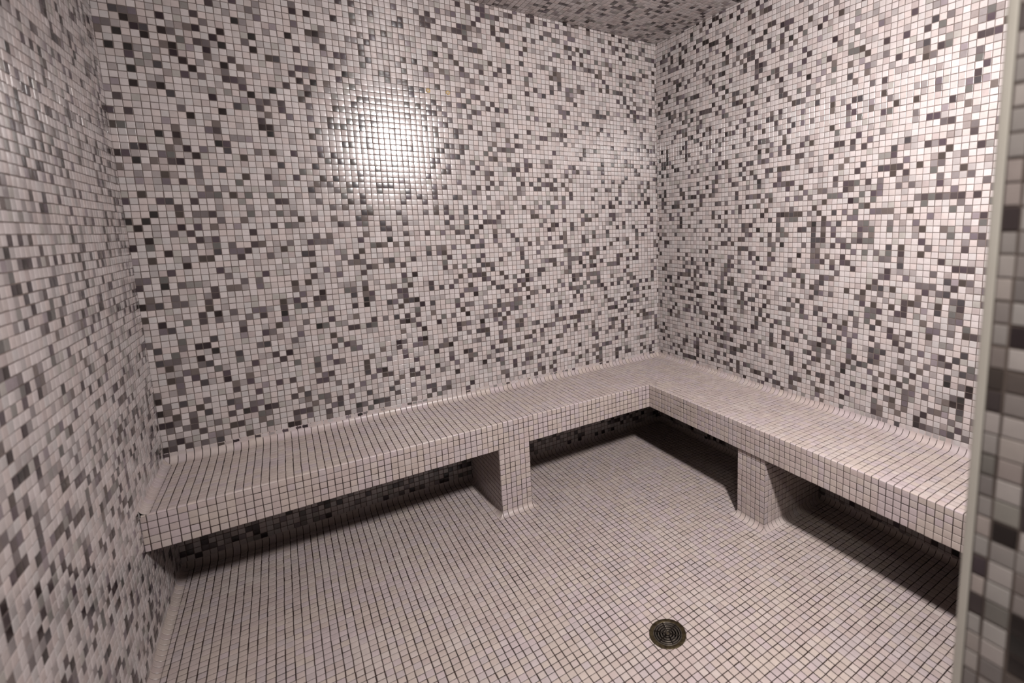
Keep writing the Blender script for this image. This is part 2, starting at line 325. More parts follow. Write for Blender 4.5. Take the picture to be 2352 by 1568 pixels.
    [0, 0, 2, 3, 0, 0, 0, 0, 0, 0, 0, 0, 2, 0, 0, 0, 0, 0, 2, 0, 0, 0, 0, 0, 0, 0, 0, 0, 0, 0, 0, 0, 0, 0, 0, 1, 0, 3, 0, 0, 0, 4, 0, 3, 0, 0, 0, 0, 2, 0, 0, 0, 0, 0, 0, 0, 0, 0, 0, 0, 0, 0, 0, 0, 0, 2, 2, 0, 0, 3, 0, 2, 0, 0, 0, 3, 2, 2, 2, 0, 2, 0, 0, 2, 4, 0, 0, 3, 0, 3, 0, 0, 3, 0, 0, 0, 3, 0, 3, 0, 2, 0, 0],
    [0, 0, 4, 0, 0, 2, 0, 3, 0, 2, 0, 0, 0, 2, 0, 3, 0, 0, 4, 0, 0, 0, 0, 0, 0, 2, 0, 0, 0, 3, 0, 4, 0, 0, 0, 3, 2, 0, 3, 3, 4, 0, 0, 0, 0, 0, 0, 0, 0, 3, 0, 0, 4, 0, 1, 0, 0, 0, 0, 3, 0, 3, 2, 0, 3, 0, 0, 0, 3, 0, 0, 0, 0, 2, 0, 2, 0, 0, 0, 2, 0, 2, 2, 3, 0, 0, 0, 0, 0, 2, 2, 0, 0, 2, 3, 0, 0, 0, 0, 0, 3, 0, 0],
    [3, 0, 0, 0, 0, 0, 0, 3, 0, 4, 0, 2, 0, 0, 2, 2, 1, 0, 3, 0, 2, 3, 0, 2, 0, 0, 0, 0, 0, 0, 0, 4, 2, 0, 0, 0, 0, 2, 3, 0, 0, 0, 0, 0, 0, 0, 0, 0, 0, 0, 2, 2, 2, 0, 0, 1, 0, 3, 3, 0, 0, 2, 0, 3, 0, 0, 0, 0, 0, 0, 0, 0, 2, 0, 0, 0, 4, 2, 0, 0, 2, 0, 0, 2, 0, 0, 0, 2, 0, 0, 0, 0, 2, 2, 0, 0, 0, 0, 0, 0, 3, 0, 0],
    [0, 0, 0, 0, 0, 0, 0, 0, 3, 0, 0, 0, 0, 0, 0, 0, 0, 0, 3, 1, 3, 0, 0, 3, 3, 0, 0, 0, 0, 3, 0, 2, 3, 0, 0, 0, 0, 3, 3, 0, 0, 0, 0, 3, 0, 3, 0, 3, 0, 0, 0, 3, 0, 0, 0, 0, 3, 0, 0, 0, 0, 0, 3, 2, 4, 2, 0, 0, 0, 0, 0, 0, 0, 0, 0, 0, 3, 2, 3, 0, 2, 2, 2, 2, 0, 0, 0, 0, 0, 0, 0, 3, 0, 0, 0, 0, 0, 0, 0, 0, 0, 2, 0],
    [4, 2, 3, 0, 2, 2, 0, 0, 3, 0, 0, 0, 0, 0, 0, 0, 0, 0, 0, 0, 0, 2, 0, 0, 4, 0, 0, 0, 2, 2, 0, 3, 0, 0, 0, 2, 2, 0, 0, 3, 0, 0, 0, 3, 0, 0, 0, 0, 2, 0, 0, 0, 0, 0, 3, 2, 0, 0, 0, 3, 0, 2, 0, 0, 4, 0, 0, 3, 0, 0, 0, 0, 0, 0, 2, 2, 0, 0, 0, 0, 0, 0, 0, 0, 0, 0, 0, 0, 0, 0, 0, 0, 3, 0, 0, 0, 0, 0, 0, 0, 0, 0, 0],
    [0, 2, 0, 0, 2, 0, 0, 0, 1, 3, 0, 0, 0, 0, 0, 0, 0, 0, 0, 0, 2, 0, 0, 0, 0, 0, 0, 0, 1, 1, 0, 2, 0, 0, 0, 0, 0, 0, 2, 0, 0, 0, 0, 0, 0, 0, 0, 0, 0, 3, 0, 2, 3, 3, 3, 0, 0, 0, 3, 0, 0, 0, 0, 3, 0, 0, 0, 3, 3, 0, 0, 0, 0, 0, 0, 3, 0, 0, 0, 3, 0, 3, 4, 0, 0, 0, 2, 2, 2, 3, 0, 0, 0, 0, 0, 0, 0, 0, 0, 0, 2, 0, 0],
    [0, 0, 0, 0, 0, 0, 0, 0, 0, 3, 0, 2, 2, 0, 0, 2, 0, 0, 0, 0, 3, 0, 3, 0, 0, 0, 0, 0, 0, 0, 0, 0, 0, 0, 0, 0, 0, 0, 3, 0, 4, 0, 0, 0, 0, 0, 0, 0, 0, 0, 0, 3, 0, 2, 0, 0, 3, 0, 0, 0, 0, 0, 0, 0, 2, 0, 0, 0, 0, 0, 0, 3, 0, 2, 0, 2, 0, 0, 4, 0, 0, 2, 0, 0, 3, 0, 0, 0, 0, 3, 0, 0, 3, 0, 3, 3, 0, 0, 0, 0, 0, 0, 0],
    [3, 0, 0, 4, 0, 2, 1, 1, 0, 0, 0, 0, 0, 2, 0, 2, 0, 0, 0, 0, 0, 0, 0, 3, 0, 0, 0, 2, 0, 0, 0, 3, 0, 0, 0, 0, 0, 0, 0, 0, 0, 0, 0, 0, 0, 0, 3, 0, 2, 0, 2, 0, 0, 0, 3, 3, 2, 0, 0, 0, 0, 0, 0, 0, 2, 0, 0, 0, 1, 2, 3, 3, 0, 0, 0, 2, 2, 2, 3, 0, 0, 3, 3, 0, 0, 0, 0, 0, 0, 3, 3, 0, 0, 0, 0, 3, 0, 0, 0, 0, 0, 0, 0],
    [2, 2, 0, 2, 0, 0, 0, 0, 0, 0, 0, 2, 0, 0, 0, 0, 3, 0, 0, 0, 0, 0, 0, 0, 0, 2, 0, 0, 0, 0, 0, 0, 3, 2, 0, 0, 2, 0, 3, 0, 0, 0, 0, 0, 0, 0, 2, 0, 0, 0, 0, 0, 0, 3, 0, 0, 0, 0, 3, 0, 0, 0, 0, 3, 0, 0, 0, 0, 0, 0, 0, 0, 0, 0, 1, 2, 0, 0, 0, 2, 3, 0, 2, 2, 0, 0, 0, 0, 0, 0, 0, 0, 0, 3, 0, 0, 0, 0, 0, 0, 0, 0, 3],
    [0, 0, 0, 0, 3, 0, 0, 0, 0, 0, 3, 0, 0, 0, 0, 0, 0, 0, 0, 0, 0, 0, 0, 3, 0, 0, 0, 1, 0, 2, 2, 2, 0, 0, 0, 2, 3, 0, 0, 0, 3, 0, 0, 0, 0, 0, 0, 3, 0, 0, 2, 0, 0, 0, 3, 0, 0, 0, 0, 0, 2, 0, 0, 3, 0, 0, 0, 2, 0, 0, 0, 0, 0, 0, 2, 3, 0, 0, 0, 0, 0, 0, 2, 3, 0, 3, 0, 0, 0, 0, 0, 0, 0, 0, 0, 3, 0, 0, 0, 0, 0, 2, 0],
    [0, 0, 0, 0, 0, 0, 4, 0, 0, 0, 0, 0, 0, 0, 0, 0, 0, 0, 0, 0, 0, 0, 0, 0, 0, 0, 0, 0, 2, 0, 3, 0, 0, 0, 0, 0, 0, 0, 0, 0, 0, 0, 0, 3, 0, 2, 3, 0, 0, 0, 0, 0, 0, 0, 0, 0, 0, 0, 0, 0, 0, 0, 1, 2, 0, 0, 0, 0, 1, 0, 0, 3, 2, 2, 0, 0, 0, 0, 0, 0, 0, 0, 0, 0, 0, 0, 0, 3, 0, 0, 0, 0, 3, 0, 0, 0, 0, 0, 0, 0, 0, 2, 0],
    [1, 0, 3, 0, 0, 0, 1, 0, 3, 3, 0, 0, 0, 3, 0, 0, 0, 2, 0, 0, 0, 0, 3, 3, 0, 0, 0, 1, 1, 0, 0, 3, 0, 0, 0, 0, 0, 0, 0, 0, 0, 0, 0, 2, 0, 2, 2, 0, 2, 0, 0, 0, 3, 2, 3, 0, 0, 0, 2, 0, 0, 0, 0, 0, 0, 3, 0, 2, 0, 0, 0, 0, 0, 0, 2, 0, 0, 0, 0, 3, 2, 0, 0, 0, 0, 0, 0, 0, 0, 3, 0, 1, 2, 0, 0, 2, 0, 0, 0, 0, 0, 0, 0],
    [0, 0, 0, 0, 4, 0, 0, 0, 0, 0, 3, 0, 2, 2, 3, 0, 0, 0, 0, 3, 0, 0, 0, 0, 0, 0, 0, 0, 0, 0, 0, 0, 0, 2, 3, 2, 0, 2, 0, 3, 0, 0, 0, 0, 0, 0, 0, 0, 0, 0, 0, 2, 0, 0, 2, 0, 0, 2, 0, 0, 0, 0, 3, 0, 2, 0, 0, 2, 0, 0, 3, 0, 0, 3, 2, 0, 0, 0, 0, 3, 0, 0, 3, 0, 0, 0, 2, 0, 0, 0, 0, 0, 0, 0, 0, 2, 0, 3, 0, 0, 0, 0, 3],
    [4, 0, 2, 0, 0, 0, 0, 2, 0, 0, 2, 0, 2, 0, 0, 3, 2, 0, 0, 0, 2, 0, 0, 3, 2, 2, 2, 0, 0, 0, 0, 3, 0, 0, 0, 0, 4, 0, 0, 0, 0, 0, 0, 0, 0, 0, 0, 0, 0, 0, 0, 0, 3, 0, 0, 0, 0, 3, 0, 0, 0, 3, 0, 0, 0, 0, 0, 0, 0, 0, 0, 0, 0, 0, 2, 0, 0, 0, 0, 0, 0, 0, 2, 0, 0, 0, 3, 0, 0, 0, 0, 0, 0, 0, 0, 3, 0, 0, 0, 0, 2, 0, 0],
    [0, 0, 4, 0, 0, 0, 0, 0, 3, 1, 3, 0, 0, 0, 0, 0, 0, 0, 0, 0, 0, 0, 0, 0, 2, 0, 2, 0, 0, 0, 0, 0, 2, 0, 0, 0, 0, 0, 0, 3, 0, 0, 0, 3, 0, 0, 2, 0, 0, 3, 2, 0, 0, 2, 0, 0, 0, 2, 0, 0, 2, 0, 0, 0, 0, 0, 0, 0, 0, 0, 4, 2, 0, 0, 0, 0, 3, 0, 0, 0, 0, 0, 0, 0, 0, 0, 0, 0, 0, 3, 0, 2, 0, 0, 3, 0, 0, 0, 3, 0, 0, 0, 0],
    [0, 0, 0, 0, 0, 2, 0, 3, 0, 0, 0, 0, 0, 0, 0, 3, 0, 0, 0, 0, 0, 0, 0, 0, 0, 0, 0, 0, 0, 0, 0, 0, 0, 0, 0, 3, 3, 0, 0, 0, 0, 0, 0, 0, 0, 0, 0, 0, 2, 0, 0, 3, 0, 0, 4, 0, 0, 0, 0, 0, 0, 0, 0, 2, 0, 0, 0, 0, 2, 0, 0, 3, 4, 0, 0, 0, 3, 0, 0, 2, 0, 0, 0, 0, 0, 0, 1, 2, 0, 0, 0, 3, 0, 0, 0, 0, 0, 0, 0, 0, 3, 0, 0],
    [0, 4, 0, 0, 0, 0, 4, 0, 3, 0, 2, 0, 0, 1, 0, 0, 0, 0, 3, 0, 2, 2, 0, 0, 0, 0, 0, 0, 3, 2, 0, 2, 2, 0, 0, 3, 0, 0, 0, 3, 0, 0, 0, 0, 0, 0, 0, 3, 0, 0, 0, 2, 0, 0, 0, 3, 3, 3, 2, 0, 0, 0, 0, 0, 0, 0, 0, 0, 0, 2, 0, 0, 0, 0, 3, 0, 0, 0, 0, 2, 3, 3, 0, 0, 0, 0, 0, 0, 3, 0, 0, 0, 0, 0, 0, 0, 0, 0, 0, 0, 2, 0, 0],
    [4, 0, 4, 0, 0, 0, 0, 0, 0, 0, 0, 2, 0, 0, 2, 0, 0, 0, 0, 0, 0, 0, 3, 0, 2, 0, 0, 2, 0, 0, 0, 3, 2, 0, 0, 0, 0, 0, 0, 1, 0, 0, 0, 0, 0, 0, 0, 0, 3, 0, 1, 0, 0, 3, 0, 0, 1, 0, 3, 0, 0, 0, 0, 0, 0, 0, 3, 3, 0, 0, 0, 0, 0, 0, 0, 0, 0, 0, 1, 0, 2, 0, 1, 3, 0, 0, 0, 3, 3, 1, 0, 0, 0, 0, 0, 0, 0, 0, 0, 3, 0, 0, 0],
    [0, 0, 0, 4, 0, 0, 3, 0, 2, 2, 3, 0, 0, 0, 0, 2, 0, 0, 0, 2, 0, 2, 0, 0, 0, 0, 0, 0, 0, 0, 0, 0, 3, 3, 0, 0, 0, 0, 3, 0, 0, 0, 0, 2, 0, 3, 0, 3, 0, 0, 0, 3, 0, 0, 0, 2, 0, 0, 0, 3, 0, 0, 0, 0, 0, 0, 2, 0, 0, 0, 0, 3, 0, 0, 0, 0, 0, 0, 0, 3, 0, 0, 0, 0, 0, 0, 0, 0, 0, 0, 0, 0, 2, 2, 0, 0, 0, 0, 0, 0, 3, 0, 0],
    [0, 0, 0, 0, 0, 0, 3, 0, 0, 0, 0, 1, 0, 0, 0, 1, 0, 0, 0, 0, 0, 0, 0, 0, 0, 0, 0, 2, 0, 2, 0, 0, 0, 1, 0, 0, 0, 0, 0, 0, 0, 0, 0, 0, 0, 2, 0, 3, 0, 0, 0, 3, 0, 3, 0, 0, 0, 0, 0, 0, 0, 0, 0, 0, 3, 0, 0, 0, 2, 0, 0, 2, 2, 0, 2, 0, 0, 0, 0, 0, 0, 0, 0, 0, 0, 3, 0, 4, 3, 0, 0, 0, 0, 0, 0, 3, 0, 0, 2, 0, 0, 0, 0],
    [3, 0, 0, 0, 3, 3, 0, 0, 3, 0, 0, 0, 0, 0, 1, 0, 0, 0, 0, 3, 3, 0, 0, 0, 0, 2, 0, 0, 0, 0, 3, 0, 3, 0, 0, 0, 0, 0, 0, 3, 0, 0, 0, 3, 0, 0, 0, 0, 0, 0, 0, 0, 0, 0, 0, 0, 0, 0, 1, 0, 0, 0, 0, 0, 0, 0, 0, 1, 0, 0, 2, 0, 0, 0, 2, 0, 0, 0, 0, 0, 0, 0, 0, 0, 0, 0, 0, 3, 0, 0, 3, 0, 0, 2, 0, 0, 3, 0, 4, 4, 0, 0, 3],
    [0, 0, 3, 0, 0, 0, 0, 0, 0, 2, 2, 2, 0, 3, 0, 2, 0, 0, 2, 0, 0, 0, 0, 0, 1, 0, 0, 0, 0, 2, 0, 0, 3, 0, 0, 0, 0, 0, 0, 0, 3, 0, 3, 0, 0, 3, 0, 0, 0, 3, 2, 0, 0, 0, 0, 0, 2, 0, 0, 0, 1, 0, 2, 0, 0, 0, 0, 0, 0, 0, 0, 0, 2, 0, 2, 0, 3, 0, 0, 0, 0, 0, 3, 0, 0, 0, 0, 0, 0, 3, 0, 0, 0, 0, 0, 0, 0, 1, 0, 3, 0, 0, 2],
    [0, 0, 0, 0, 0, 0, 0, 0, 0, 0, 2, 0, 1, 0, 0, 0, 0, 0, 0, 0, 0, 0, 0, 0, 3, 1, 0, 0, 2, 0, 2, 0, 0, 0, 0, 2, 0, 0, 0, 0, 3, 0, 0, 0, 0, 3, 0, 0, 0, 0, 0, 0, 0, 2, 1, 0, 0, 0, 0, 0, 0, 0, 0, 2, 1, 0, 0, 0, 0, 0, 0, 0, 0, 0, 0, 0, 3, 0, 0, 0, 0, 0, 0, 0, 0, 0, 0, 0, 0, 0, 2, 0, 0, 0, 0, 0, 0, 3, 0, 0, 0, 0, 0],
    [0, 0, 1, 0, 0, 2, 0, 3, 0, 1, 0, 0, 0, 0, 2, 0, 0, 0, 0, 1, 1, 0, 0, 0, 0, 2, 1, 2, 0, 0, 2, 3, 0, 0, 0, 3, 3, 3, 0, 0, 0, 0, 0, 0, 0, 2, 0, 3, 0, 0, 0, 2, 0, 0, 3, 0, 3, 0, 1, 0, 0, 0, 0, 2, 1, 0, 0, 3, 3, 0, 0, 3, 3, 0, 0, 2, 0, 0, 0, 0, 0, 0, 1, 3, 0, 0, 3, 2, 0, 0, 2, 0, 0, 0, 0, 0, 1, 0, 2, 0, 0, 0, 0],
    [0, 0, 1, 0, 0, 3, 1, 0, 0, 2, 0, 0, 0, 0, 0, 3, 0, 0, 3, 0, 0, 0, 3, 0, 0, 0, 3, 0, 3, 0, 0, 0, 2, 0, 0, 0, 0, 0, 0, 1, 0, 0, 0, 0, 0, 0, 0, 0, 0, 0, 2, 0, 0, 0, 0, 0, 0, 3, 0, 2, 0, 0, 0, 0, 3, 0, 3, 0, 0, 2, 3, 3, 0, 0, 3, 0, 0, 0, 0, 0, 0, 0, 0, 0, 0, 0, 0, 0, 0, 0, 3, 0, 0, 0, 0, 0, 2, 0, 0, 3, 0, 0, 0],
    [2, 0, 0, 1, 0, 0, 0, 0, 0, 2, 0, 0, 3, 0, 0, 0, 0, 0, 0, 0, 0, 0, 0, 2, 0, 0, 0, 0, 0, 0, 0, 0, 2, 0, 0, 0, 0, 0, 0, 0, 0, 0, 0, 0, 3, 0, 0, 0, 0, 0, 0, 0, 0, 0, 0, 0, 2, 0, 0, 0, 0, 0, 0, 2, 1, 0, 0, 0, 3, 0, 0, 0, 3, 0, 0, 0, 2, 0, 0, 0, 0, 0, 0, 0, 0, 3, 0, 0, 3, 0, 0, 3, 0, 0, 0, 0, 0, 2, 0, 3, 0, 0, 0],
    [0, 0, 4, 0, 2, 0, 3, 4, 0, 0, 0, 0, 0, 0, 0, 0, 0, 0, 0, 0, 3, 0, 0, 0, 0, 3, 0, 0, 0, 0, 0, 0, 0, 0, 0, 3, 0, 0, 0, 0, 0, 0, 0, 0, 0, 0, 0, 3, 3, 0, 0, 0, 0, 3, 0, 0, 2, 3, 0, 0, 0, 0, 3, 0, 0, 0, 0, 0, 0, 0, 3, 0, 0, 0, 0, 3, 0, 0, 0, 0, 0, 0, 0, 0, 0, 0, 0, 0, 0, 0, 0, 0, 3, 0, 0, 0, 0, 0, 0, 0, 0, 3, 0],
    [4, 3, 0, 0, 0, 2, 2, 0, 0, 4, 0, 0, 0, 0, 0, 3, 0, 0, 0, 0, 0, 0, 0, 0, 0, 0, 0, 2, 0, 3, 0, 3, 0, 0, 0, 0, 0, 0, 2, 0, 0, 0, 0, 0, 0, 3, 0, 0, 2, 0, 0, 0, 0, 0, 3, 0, 0, 0, 0, 0, 0, 2, 3, 3, 0, 3, 0, 0, 0, 0, 0, 0, 0, 0, 0, 1, 0, 2, 3, 0, 0, 2, 0, 0, 0, 3, 0, 0, 0, 0, 0, 0, 0, 0, 0, 2, 3, 0, 0, 0, 0, 0, 0],
    [0, 0, 3, 4, 0, 0, 2, 0, 4, 0, 2, 0, 0, 3, 0, 0, 0, 2, 0, 3, 0, 0, 3, 0, 0, 0, 3, 0, 3, 0, 0, 0, 0, 0, 0, 0, 0, 0, 0, 0, 0, 0, 0, 0, 0, 3, 3, 0, 0, 0, 0, 1, 0, 2, 0, 1, 0, 0, 0, 1, 0, 0, 0, 2, 0, 3, 3, 0, 0, 0, 3, 3, 0, 0, 0, 0, 2, 3, 0, 0, 0, 0, 0, 0, 2, 2, 0, 0, 0, 0, 0, 0, 0, 0, 0, 3, 0, 0, 0, 0, 0, 0, 0],
    [0, 0, 0, 0, 0, 0, 0, 2, 0, 0, 0, 0, 4, 3, 0, 0, 0, 0, 0, 0, 0, 0, 0, 0, 0, 0, 2, 0, 0, 0, 0, 0, 0, 0, 0, 0, 0, 0, 0, 0, 0, 0, 0, 0, 0, 0, 0, 0, 1, 2, 3, 0, 0, 0, 0, 0, 0, 2, 3, 0, 0, 2, 0, 0, 0, 2, 0, 0, 0, 1, 0, 2, 0, 0, 0, 0, 0, 0, 0, 0, 0, 0, 0, 0, 0, 4, 0, 0, 2, 0, 0, 0, 2, 1, 2, 0, 0, 2, 0, 2, 0, 0, 0],
    [0, 0, 0, 0, 0, 4, 0, 4, 0, 0, 0, 0, 1, 0, 1, 1, 1, 0, 0, 0, 0, 0, 0, 0, 0, 0, 0, 0, 0, 0, 3, 3, 0, 0, 2, 0, 0, 0, 0, 0, 0, 3, 0, 0, 0, 0, 3, 3, 0, 0, 0, 3, 0, 0, 0, 0, 2, 0, 1, 0, 0, 0, 0, 0, 0, 0, 0, 0, 0, 0, 0, 0, 0, 0, 0, 0, 0, 0, 0, 3, 0, 0, 0, 0, 0, 0, 0, 0, 0, 0, 0, 0, 3, 0, 0, 0, 0, 0, 0, 0, 2, 3, 0],
    [3, 2, 0, 0, 0, 0, 0, 2, 0, 0, 0, 2, 3, 0, 0, 0, 0, 0, 0, 4, 0, 0, 0, 0, 0, 3, 0, 0, 0, 0, 0, 0, 0, 0, 2, 0, 0, 0, 0, 0, 0, 0, 0, 0, 0, 0, 0, 0, 3, 2, 0, 3, 2, 0, 0, 0, 0, 2, 0, 2, 3, 2, 2, 0, 0, 0, 0, 0, 0, 0, 0, 0, 3, 0, 0, 0, 0, 0, 0, 0, 3, 0, 0, 0, 0, 0, 0, 0, 0, 1, 0, 0, 0, 0, 0, 0, 0, 1, 0, 0, 0, 0, 0],
    [0, 0, 0, 0, 0, 0, 1, 0, 0, 1, 0, 0, 2, 0, 0, 0, 0, 0, 4, 4, 0, 0, 0, 0, 0, 0, 2, 0, 0, 0, 0, 0, 1, 0, 0, 0, 0, 0, 0, 0, 0, 0, 0, 0, 0, 0, 0, 0, 0, 0, 0, 0, 0, 0, 0, 0, 0, 0, 2, 0, 0, 1, 0, 3, 2, 0, 0, 0, 2, 0, 0, 0, 0, 0, 0, 0, 0, 0, 0, 0, 3, 0, 0, 2, 0, 0, 0, 0, 0, 0, 0, 0, 0, 0, 0, 0, 0, 0, 0, 1, 0, 0, 0],
    [3, 0, 3, 0, 0, 0, 0, 0, 0, 4, 0, 0, 0, 0, 0, 0, 0, 0, 3, 0, 0, 0, 0, 0, 0, 0, 0, 0, 3, 2, 2, 0, 0, 3, 0, 0, 0, 0, 0, 0, 0, 0, 0, 0, 0, 0, 2, 0, 0, 0, 3, 0, 0, 0, 0, 0, 0, 0, 0, 0, 0, 2, 0, 0, 0, 0, 1, 0, 0, 0, 0, 0, 0, 0, 0, 2, 0, 1, 0, 0, 0, 0, 0, 0, 0, 0, 0, 0, 3, 0, 0, 0, 2, 0, 0, 0, 3, 0, 0, 3, 2, 2, 0],
    [0, 0, 0, 0, 0, 0, 0, 0, 2, 0, 0, 0, 0, 4, 0, 0, 0, 0, 0, 2, 0, 0, 2, 0, 0, 2, 0, 0, 3, 0, 0, 2, 1, 2, 0, 2, 0, 0, 0, 0, 0, 0, 0, 0, 3, 0, 2, 0, 0, 0, 3, 2, 0, 0, 0, 3, 0, 0, 0, 0, 0, 0, 0, 3, 0, 0, 0, 0, 0, 3, 3, 0, 0, 0, 2, 0, 0, 0, 0, 0, 0, 0, 0, 0, 0, 0, 0, 0, 0, 0, 0, 0, 0, 0, 0, 0, 0, 1, 3, 0, 0, 2, 0],
    [0, 3, 0, 0, 0, 0, 0, 0, 0, 0, 0, 0, 0, 0, 0, 3, 1, 0, 3, 0, 0, 3, 0, 0, 0, 0, 0, 0, 0, 0, 0, 0, 0, 2, 0, 0, 0, 0, 0, 0, 0, 0, 0, 0, 0, 0, 0, 1, 3, 0, 0, 0, 0, 3, 0, 0, 0, 0, 2, 0, 0, 0, 0, 0, 0, 0, 3, 0, 0, 0, 0, 0, 2, 2, 3, 3, 0, 0, 0, 0, 0, 0, 0, 0, 0, 0, 0, 0, 0, 0, 0, 0, 0, 0, 0, 0, 0, 0, 0, 0, 0, 0, 0],
    [1, 0, 0, 0, 0, 0, 0, 3, 0, 0, 0, 0, 4, 0, 0, 0, 1, 0, 2, 3, 0, 3, 0, 0, 0, 2, 0, 0, 0, 3, 1, 0, 0, 0, 0, 0, 0, 0, 0, 0, 0, 2, 0, 0, 2, 0, 0, 0, 0, 2, 0, 0, 0, 0, 0, 0, 0, 0, 1, 3, 1, 0, 0, 0, 0, 0, 0, 0, 0, 0, 0, 0, 0, 0, 2, 0, 0, 0, 0, 2, 0, 0, 0, 0, 2, 0, 0, 2, 0, 0, 0, 0, 0, 0, 0, 0, 0, 2, 0, 0, 1, 0, 0],
    [0, 1, 0, 4, 0, 2, 4, 0, 0, 0, 0, 0, 1, 0, 1, 0, 0, 4, 0, 0, 0, 0, 0, 0, 3, 0, 0, 0, 0, 1, 0, 0, 3, 0, 0, 0, 0, 0, 0, 0, 0, 0, 0, 0, 0, 3, 3, 0, 2, 0, 0, 1, 0, 2, 0, 0, 0, 0, 0, 0, 0, 0, 0, 0, 0, 0, 0, 0, 0, 0, 0, 3, 0, 0, 0, 0, 0, 0, 2, 0, 0, 0, 0, 0, 0, 3, 0, 0, 0, 0, 0, 0, 3, 0, 0, 0, 0, 2, 0, 0, 0, 0, 0],
    [0, 0, 0, 0, 0, 0, 1, 0, 0, 0, 0, 0, 0, 0, 0, 0, 3, 0, 0, 0, 4, 0, 0, 0, 1, 4, 0, 0, 0, 1, 0, 0, 0, 3, 2, 0, 1, 0, 0, 0, 0, 3, 0, 3, 0, 2, 0, 2, 0, 0, 0, 0, 0, 0, 3, 2, 0, 0, 0, 0, 0, 0, 0, 0, 0, 0, 2, 0, 2, 0, 0, 0, 0, 0, 0, 0, 0, 0, 0, 0, 3, 3, 0, 0, 0, 0, 0, 0, 0, 0, 0, 1, 0, 0, 0, 0, 0, 0, 2, 0, 0, 0, 0],
    [0, 0, 0, 4, 0, 0, 0, 1, 0, 3, 0, 2, 0, 0, 3, 3, 2, 0, 0, 0, 0, 0, 3, 0, 0, 2, 0, 0, 1, 0, 0, 0, 0, 0, 0, 0, 0, 0, 0, 0, 0, 0, 0, 0, 0, 0, 3, 0, 0, 2, 0, 2, 3, 0, 0, 0, 0, 3, 0, 3, 0, 3, 0, 0, 0, 0, 0, 0, 0, 0, 0, 0, 0, 0, 0, 2, 0, 0, 0, 0, 0, 0, 0, 0, 0, 0, 0, 0, 0, 0, 0, 0, 0, 0, 0, 0, 0, 0, 0, 0, 0, 0, 0],
    [0, 0, 0, 0, 1, 0, 3, 0, 0, 0, 4, 0, 0, 1, 2, 0, 0, 0, 1, 0, 0, 0, 0, 0, 4, 0, 4, 0, 2, 0, 0, 0, 2, 0, 0, 0, 0, 0, 0, 0, 0, 0, 3, 0, 0, 0, 0, 0, 0, 0, 0, 0, 0, 2, 0, 0, 2, 0, 3, 0, 0, 0, 0, 1, 0, 0, 1, 3, 0, 0, 0, 0, 0, 0, 2, 2, 3, 0, 0, 0, 0, 0, 0, 2, 3, 3, 3, 0, 0, 0, 0, 0, 0, 0, 0, 3, 0, 0, 0, 0, 0, 0, 0],
    [0, 0, 0, 3, 0, 1, 0, 0, 0, 4, 0, 1, 0, 0, 4, 0, 2, 1, 0, 0, 0, 0, 0, 3, 0, 0, 0, 0, 0, 0, 3, 0, 0, 1, 0, 0, 0, 0, 0, 0, 0, 1, 3, 0, 3, 0, 0, 0, 0, 0, 0, 2, 0, 0, 2, 3, 0, 0, 0, 0, 0, 0, 0, 0, 0, 0, 0, 0, 0, 0, 0, 0, 0, 1, 2, 0, 0, 0, 0, 0, 0, 0, 0, 0, 3, 0, 0, 2, 0, 0, 1, 0, 0, 3, 0, 3, 3, 1, 2, 0, 0, 0, 0],
    [0, 4, 0, 4, 1, 0, 1, 0, 4, 0, 0, 0, 2, 0, 0, 3, 0, 0, 0, 0, 0, 0, 0, 0, 3, 3, 2, 0, 0, 0, 0, 4, 1, 0, 0, 0, 0, 0, 2, 0, 2, 3, 0, 0, 0, 0, 0, 3, 0, 0, 0, 1, 2, 0, 0, 0, 0, 0, 0, 0, 0, 0, 3, 0, 0, 0, 0, 0, 0, 0, 0, 0, 0, 0, 0, 0, 0, 0, 3, 0, 0, 0, 0, 0, 0, 0, 0, 0, 0, 0, 0, 0, 0, 0, 3, 3, 0, 0, 0, 0, 3, 0, 3],
    [0, 0, 0, 0, 0, 0, 0, 2, 4, 0, 1, 0, 4, 0, 0, 0, 0, 0, 0, 0, 3, 3, 0, 0, 0, 0, 1, 0, 0, 3, 1, 0, 0, 0, 0, 0, 0, 2, 3, 0, 0, 0, 0, 0, 0, 0, 0, 0, 0, 0, 0, 0, 0, 0, 0, 0, 0, 3, 0, 0, 0, 0, 0, 0, 0, 0, 3, 0, 0, 1, 3, 0, 0, 0, 0, 0, 2, 2, 0, 0, 0, 0, 0, 0, 0, 0, 0, 0, 0, 0, 0, 1, 0, 3, 0, 0, 2, 2, 0, 0, 3, 0, 0],
    [2, 0, 4, 0, 0, 4, 0, 0, 0, 2, 0, 3, 2, 0, 4, 0, 0, 0, 4, 0, 0, 0, 0, 0, 0, 0, 0, 0, 0, 0, 0, 1, 0, 0, 2, 0, 0, 0, 1, 0, 0, 2, 0, 0, 0, 1, 1, 0, 0, 2, 0, 0, 0, 0, 2, 0, 1, 0, 0, 0, 2, 0, 0, 0, 0, 0, 0, 0, 3, 0, 0, 0, 3, 0, 0, 0, 2, 1, 0, 0, 0, 0, 0, 0, 0, 0, 0, 0, 0, 0, 3, 0, 3, 0, 0, 2, 0, 0, 0, 0, 0, 0, 0],
